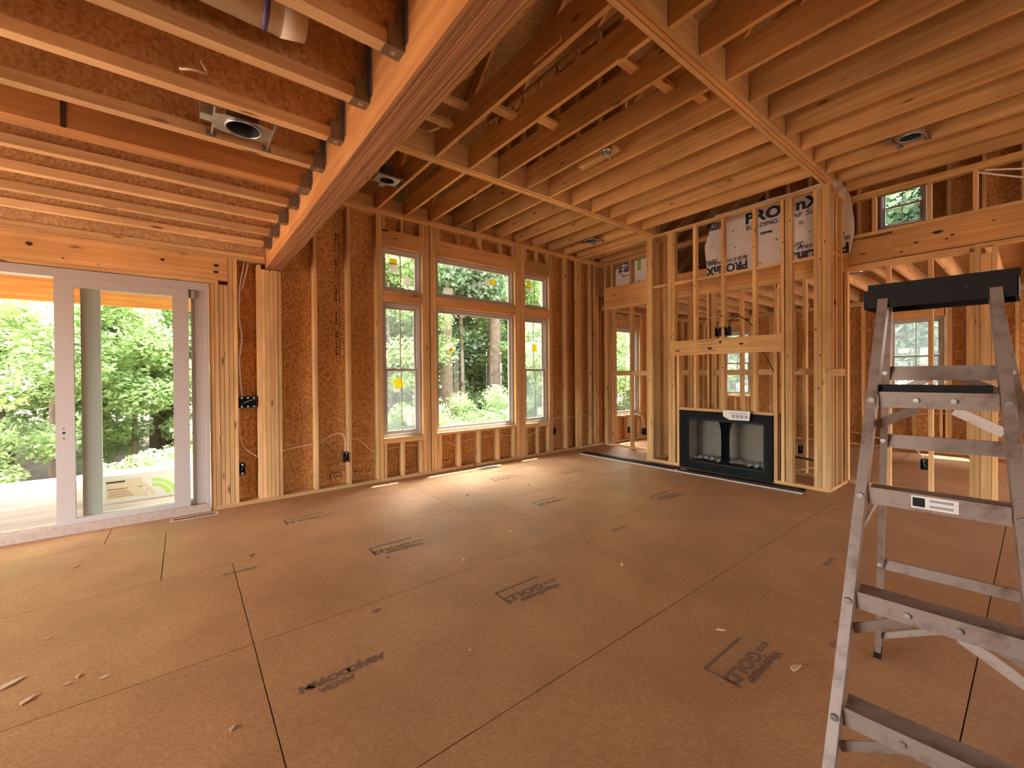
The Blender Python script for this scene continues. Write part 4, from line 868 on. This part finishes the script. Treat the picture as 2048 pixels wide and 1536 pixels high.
# ------------------------------------------------------------------ outside: deck, porch, cartons
dk = empty('deck', (-1.6, 7.4, -.1), kind='structure', label='porch deck of pine boards beyond the sliding door')
y = YO+.16
while y < 9.25: bx('deck_board', -4.6, 1.3, y, y+.137, -.128, -.10, 'deck', dk); y += .142
bx('rim_board', -4.6, 1.3, 9.24, 9.28, -.34, -.13, 'deck', dk); bx('rim_board', -4.6, 1.3, YO+.02, YO+.15, -.32, -.03, 'siding', dk)
po = empty('porch_roof', (-1.6, 8.9, 2.5), kind='structure', label='porch roof and its wide timber beam')
bx('porch_beam', -4.6, 1.3, 8.92, 8.96, 2.555, 2.84, 'cedar', po); bx('porch_beam', -4.6, 1.3, 8.963, 9.0, 2.55, 2.84, 'cedar', po)
bx('top_plate', -4.6, 1.3, 8.90, 9.02, 2.842, 2.88, 'cedar', po); bx('ceiling_board', -4.6, 1.3, YO+.03, 9.6, 2.995, 3.01, 'osbroof', po)
for x in np.arange(-4.4, 1.3, .61): bx('rafter', x, x+.038, YO+.03, 9.5, 2.882, 2.993, 'cedar', po)
for x in (-4.3, 1.15): bx('post', x, x+.14, 8.89, 9.03, -.10, 2.548, 'cedar', po)
def carton(x0, x1, y0, y1, z0, z1, label, leaf):
    c = empty('carton', ((x0+x1)/2, (y0+y1)/2, z0), label=label, cat='box', group='cartons on the deck')
    bx('box', x0, x1, y0, y1, z0, z1, 'carton', c)
    f_ = y0-.0008
    bx('tape', x0-.0005, x1+.0005, f_, y0, (z0+z1)/2-.004, (z0+z1)/2+.004, 'paper', c)
    bx('print_panel', x0+.03, x0+.36, f_, y0, z0+.05, z1-.05, 'tan', c); bx('print_bar', x0+.03, x0+.20, f_-.0008, f_, z1-.09, z1-.07, 'blk', c)
    for k in range(4): bx('print_line', x0+.05, x0+.28-.02*k, f_-.0008, f_, z0+.07+k*.022, z0+.08+k*.022, 'brown', c)
    bx('print_mark', x0+.40, x0+.44, f_, y0, z0+.11, z0+.14, 'blk', c)
    for q, (cx, col) in enumerate(((x0+.34, 'tan'), (x0+.56, 'grn'))):
        for i in range(2):
            v = []; r0, r1 = .16+.07*i, .205+.07*i
            for k in range(9):
                t = .1+k*.17; v += [(cx-.13+r0*math.cos(t), f_-.0012, z0+.02+r0*math.sin(t)*.85), (cx-.13+r1*math.cos(t), f_-.0012, z0+.02+r1*math.sin(t)*.85)]
            mesh_obj('leaf_print', v, [(2*k, 2*k+1, 2*k+3, 2*k+2) for k in range(8)], col, c, origin=(cx, f_, z0))
    return c
carton(-.78, .16, 6.98, 7.40, -.0995, .235, 'white carton with green leaf print on the deck behind the door glass', True)

# ------------------------------------------------------------------ ground and trees
gn = bpy.data.meshes.new('ground'); gv, gf = [], []
gx, gy = np.linspace(-40, 50, 46), np.linspace(-24, 60, 43)
for yy in gy:
    for xx in gx: gv.append((xx, yy, -.75+.18*math.sin(xx*.5)*math.cos(yy*.43)+max(0, (yy-16))*.03))
n = len(gx)
for i in range(len(gy)-1):
    for k in range(n-1): a = i*n+k; gf.append((a, a+1, a+n+1, a+n))
gn.from_pydata(gv, [], gf); gn.materials.append(MT['ground']); put('ground', gn, Matrix.Identity(4), None, kind='structure')

def leafmesh(name, clumps, n, size, mat, seed, flat=.55):
    """n diamond leaves scattered round the given clumps (x,y,z,radius)"""
    r = np.random.default_rng(seed); cl_ = np.array(clumps); w = cl_[:, 3]**2.2; w /= w.sum()
    ci = r.choice(len(cl_), n, p=w); d = r.normal(size=(n, 3)); d /= np.linalg.norm(d, axis=1, keepdims=True)
    rad = cl_[ci, 3]*(r.random(n)**.45); c = cl_[ci, :3]+d*rad[:, None]*np.array([1, 1, .7])
    nr = r.normal(size=(n, 3))*flat; nr[:, 2] += 1; nr /= np.linalg.norm(nr, axis=1, keepdims=True)
    t = r.normal(size=(n, 3)); a = np.cross(nr, t); a /= np.linalg.norm(a, axis=1, keepdims=True); b = np.cross(nr, a)
    s = size*(.6+.8*r.random(n)); a *= s[:, None]; b *= (s*.48)[:, None]
    v = np.stack([c-a, c-b+a*.15, c+a, c+b+a*.15], 1).reshape(-1, 3)
    me = bpy.data.meshes.new(name); me.vertices.add(4*n); me.vertices.foreach_set('co', v.astype(np.float32).ravel())
    me.loops.add(4*n); me.loops.foreach_set('vertex_index', np.arange(4*n, dtype=np.int32)); me.polygons.add(n)
    me.polygons.foreach_set('loop_start', np.arange(0, 4*n, 4, dtype=np.int32)); me.update(calc_edges=True); me.validate()
    me.materials.append(MT[mat]); return me
def crown(rx, rz, z0, k, seed, rc=.28):
    r = np.random.default_rng(seed); out = []
    while len(out) < k:
        p = r.uniform(-1, 1, 3)
        if .25 < (p**2).sum() < 1: out.append((p[0]*rx, p[1]*rx, z0+rz+p[2]*rz, rx*rc*(.7+.6*r.random())))
    return out
def pine(h, k, seed):
    r = np.random.default_rng(seed); out = []
    for i in range(k): t = .35+.65*i/k; a = r.uniform(0, 6.3); d = (1.15-t)*2.2*r.random()+.2; out.append((d*math.cos(a), d*math.sin(a), h*t, .75*(1.25-t)+.25))
    return out
LM = {'oak': leafmesh('foliage', crown(2.6, 4.4, 1.6, 60, 1), 17000, .085, 'leafB', 11), 'maple': leafmesh('foliage', crown(2.1, 3.2, .7, 52, 2), 16000, .075, 'leafA', 12),
      'dark': leafmesh('foliage', crown(3.0, 5.2, .4, 60, 3), 17000, .10, 'leafC', 13), 'pine': leafmesh('foliage', pine(15, 50, 4), 12000, .10, 'leafC', 14, flat=1.2),
      'bush': leafmesh('foliage', crown(1.25, .9, .0, 26, 5, .34), 9000, .05, 'leafA', 15), 'sapling': leafmesh('foliage', crown(1.5, 1.75, .5, 34, 6, .3), 22000, .05, 'leafA', 16),
      'fern': leafmesh('foliage', crown(.55, .35, .0, 16, 7, .4), 1600, .045, 'leafA', 17)}
TK = {}
def trunkmesh(h, r0, r1, seed):
    key = (round(h, 1), round(r0, 2), round(r1, 2))
    if key in TK: return TK[key]
    rr = random.Random(seed); v, f = [], []; m, s = 10, 12
    for i in range(m+1):
        t = i/m; r = r0+(r1-r0)*t+(.25*r0*(1-t*6) if t < 1/6 else 0); ox, oy = .05*h*.12*math.sin(t*4+seed), .05*h*.12*math.cos(t*3+seed)
        for k in range(s): a = 2*math.pi*k/s; q = r*(1+.08*rr.random()); v.append((ox+q*math.cos(a), oy+q*math.sin(a), t*h))
    for i in range(m):
        for k in range(s): n_ = (k+1) % s; f.append((i*s+k, i*s+n_, i*s+s+n_, i*s+s+k))
    me = bpy.data.meshes.new('trunk'); me.from_pydata(v, [], f); me.materials.append(MT['bark'])
    for p in me.polygons: p.use_smooth = True
    TK[key] = me; return me
SPEC = {'oak': ('tree', 8.2, .16, .05), 'maple': ('tree', 5.5, .09, .03), 'dark': ('tree', 9.0, .15, .04), 'pine': ('pine_tree', 15., .2, .05), 'bush': ('bush', .9, .03, .01), 'sapling': ('tree', 3.2, .05, .02), 'fern': ('fern', .3, .01, .006)}
def tree(kind, x, y, s, rot, label, cat='tree', group=None, z=-.8, r=None):
    nm, h, r0, r1 = SPEC[kind]
    t = empty(nm, (x, y, z), label=label, cat=cat, group=group); t.rotation_euler = (0, 0, rot); t.scale = (s, s, s)
    for me, pn in ((LM[kind], 'foliage'), (trunkmesh(h, r or r0, r1, int(h*10)), 'trunk' if kind not in ('bush', 'fern') else 'stem')):
        o = bpy.data.objects.new(pn, me); COL.objects.link(o); o.parent = t
        if pn == 'foliage': o['kind'] = 'stuff'
    return t
tree('sapling', -2.1, 12.3, 1.25, 0, 'bright green young tree filling the left of the sliding door view')
tree('sapling', -.9, 13.0, 1.15, 2, 'bright green young tree behind the middle of the sliding door', )
tree('maple', -3.6, 14.5, 1.0, 1, 'leafy bright tree at the left edge beyond the deck')
tree('maple', .3, 15.2, .9, 4, 'leafy bright tree seen in the right half of the sliding door')
tree('bush', -3.3, 10.9, .8, .5, 'low bright bush at the left edge of the deck view', 'bush')
tree('bush', .25, 11.2, .62, 1.5, 'low bright bush beyond the right end of the deck', 'bush')
for i, (x, y, s) in enumerate(((-1.0, 10.3, .9), (-.4, 10.6, 1.1), (.15, 10.2, 1.0), (-2.6, 10.2, .8), (.6, 10.8, 1.2))):
    tree('fern', x, y, s, i, 'small bright fern clump in the litter beyond the deck', 'fern', 'ferns beyond the deck', z=-.72)
tree('pine', 7.35, 13.0, 1.0, .3, 'thick pine trunk at the left of the picture window', z=-.8, r=.27)
tree('pine', 8.35, 13.6, 1.0, 2.1, 'slender pine trunk right of the thick one in the picture window', r=.08)
tree('pine', 9.6, 13.4, 1.05, 4.0, 'thick pine trunk at the right of the picture window', r=.27)
for (a, b, c) in ((7.35, 12.9, 3.3), (7.3, 12.8, 3.15)):
    for k in range(4):
        pass
kinds = ['oak', 'dark', 'oak', 'maple', 'dark', 'pine']
lab = {'oak': 'mid green leafy tree in the woods around the house', 'dark': 'dark dense tree in the woods around the house', 'maple': 'bright leafy tree in the woods around the house', 'pine': 'tall thin pine in the woods around the house'}
r = random.Random(5); spots = []
for row, (yy, step, x0, x1) in enumerate(((17, 3.3, -13, 30), (20.5, 3.4, -16, 34), (24.5, 4.2, -20, 36))):
    x = x0
    while x < x1: spots.append((x+r.uniform(-.8, .8), yy+r.uniform(-1.2, 1.2), kinds[r.randrange(6)], r.uniform(.85, 1.25))); x += step
for x, y in ((2.0, 15.0), (4.6, 14.6), (6.0, 15.6), (11.5, 14.2), (13.5, 13), (5.2, 12.9), (3.2, 16.2), (7.4, 15.8), (8.8, 15.4), (10.3, 15.9), (-.6, 16), (-5.5, 15.4), (-1.8, 17)): spots.append((x, y, 'maple' if x in (4.6, 11.5, 5.2) else 'oak', .95))
for y in (-5, -2, .6, 3.2, 5.8, 8.6, 11): spots += [(17.5+r.uniform(-1, 1), y, r.choice(['oak', 'maple', 'dark']), 1.1), (22+r.uniform(-1, 1), y+1.2, r.choice(['oak', 'dark']), 1.3)]
for x, y, k, s in spots: tree(k, x, y, s, r.uniform(0, 6.3), lab[k], group={'oak': 'mid green trees in the woods', 'dark': 'dark trees in the woods', 'maple': 'bright leafy trees in the woods', 'pine': 'thin pines in the woods'}[k])
for x, y, q in ((5.6, 16.6, 1.5), (7.2, 17.2, 1.6), (8.6, 16.6, 1.7), (10.2, 17.2, 1.6), (11.8, 16.4, 1.6), (4.0, 16.8, 1.6), (13.4, 15.6, 1.6), (9.6, 8.9, 1.2), (11.6, 10.6, 1.5), (13.2, 8.4, 1.4)): tree('sapling', x, y, q, x, 'leafy young tree in the woods outside the tall windows', group='young trees outside the tall windows')
for x, y in ((4.0, 13.9), (5.4, 13.6), (6.3, 14.4), (7.6, 14.6), (8.8, 14.4), (10.2, 14.8), (11.6, 15.0), (-4.6, 13.2), (-1.9, 14.9), (1.6, 13.4), (4.2, 11.6), (6.6, 11.4), (8.8, 11.8), (10.6, 11.2), (5.4, 10.8), (7.8, 10.6), (12.8, 9.0)): tree('bush', x, y, r.uniform(.7, 1.0), r.uniform(0, 6), 'low green undergrowth bush outside the tall windows', 'bush', 'undergrowth outside the tall windows')

# ------------------------------------------------------------------ prints and knots on the timber
for z0, z1 in ((3.05, 3.28), (2.72, 2.98), (2.40, 2.66), (2.10, 2.30), (1.66, 2.02)):          # worn vertical print on the wall sheathing
    for k in range(int((z1-z0)/.045)):
        bx('print', 1.545, 1.545+.028*random.uniform(.5, 1), YO-.0008, YO+.0005, z0+k*.045, z0+k*.045+.030*random.uniform(.5, 1), 'ink', wb)
    bx('print_line', 1.59, 1.597, YO-.0008, YO+.0005, z0-.05, z1, 'ink', wb)
for x0, x1, z in ((1.48, 1.62, .17), (1.50, 1.62, .125), (1.76, 1.90, .15), (1.92, 2.0, .145), (2.45, 2.62, .10), (3.05, 3.2, .12)):
    for k in range(int((x1-x0)/.03)): bx('print', x0+k*.03, x0+k*.03+.022*random.uniform(.5, 1), YO-.0008, YO+.0005, z, z+.028*random.uniform(.5, 1), 'ink', wb)
bx('print_line', 1.46, 1.47, YO-.0008, YO+.0005, .10, .19, 'ink', wb); bx('print_line', 1.46, 1.65, YO-.0008, YO+.0005, .205, .211, 'ink', wb)
bx('strap', -.515, -.492, 3.3005, 3.3032, 2.80, 3.12, 'ink', bm_)
def knot(c, n, a, b, par):
    """flat oval knot: c centre, n axis letter of the face normal, a along the grain, b across"""
    v = [(c[0]+(a*math.cos(t)*(1+.15*math.sin(3*t)) if n == 'y' else 0), c[1]+(a*math.cos(t)*(1+.15*math.sin(3*t)) if n == 'x' else 0), c[2]+b*math.sin(t)) for t in [i*math.pi/7 for i in range(14)]]
    w = [(p[0]+(.003 if n == 'x' else 0), p[1]+(.003 if n == 'y' else 0), p[2]) for p in v]
    mesh_obj('knot', v+w, [tuple(range(14)), tuple(range(27, 13, -1))]+[(i, 14+i, 14+(i+1) % 14, (i+1) % 14) for i in range(14)], 'ink', par, origin=c)
xk = XR-.005
for y, z, a, b in ((.715, 3.01, .045, .018), (.892, 2.936, .022, .012), (.60, 2.95, .018, .010), (.645, 2.915, .016, .008), (1.02, 2.86, .014, .008), (.30, 3.02, .012, .007)): knot((xk, y, z), 'x', a, b, wr)
for x, z, a, b in ((-1.054, 2.612, .022, .018), (-.157, 2.62, .018, .014), (.286, 2.63, .026, .016), (.283, 2.56, .026, .014), (-.85, 2.52, .008, .006), (-.62, 2.50, .006, .005)): knot((x, YW-.0008, z), 'y', a, b, wb)
for x, z, a, b in ((2.30, 3.315, .03, .008), (2.16, 3.40, .05, .014), (3.55, 3.30, .012, .008), (4.72, 3.28, .012, .009), (5.05, 3.27, .012, .009)): knot((x, YW-.0008, z), 'y', a, b, wb)
for y, z, a, b in ((2.52, 1.83, .03, .014), (2.95, 1.79, .034, .018), (2.80, 1.87, .02, .018)): knot((XF-.0398, y, z), 'x', a, b, mant)
for k in range(26):
    y = random.choice((1.55, 1.59, 1.64, 1.68, 1.945, 1.985, 2.035, 3.54, 3.58, 3.62, 3.93, 3.965, 4.005, 2.37, 2.785, 3.2)); z = random.uniform(.95, 3.5)
    if 1.68 < z < 1.95: continue
    knot((XF-.0006, y+random.uniform(-.008, .008), z), 'x', .008, .012, wc)
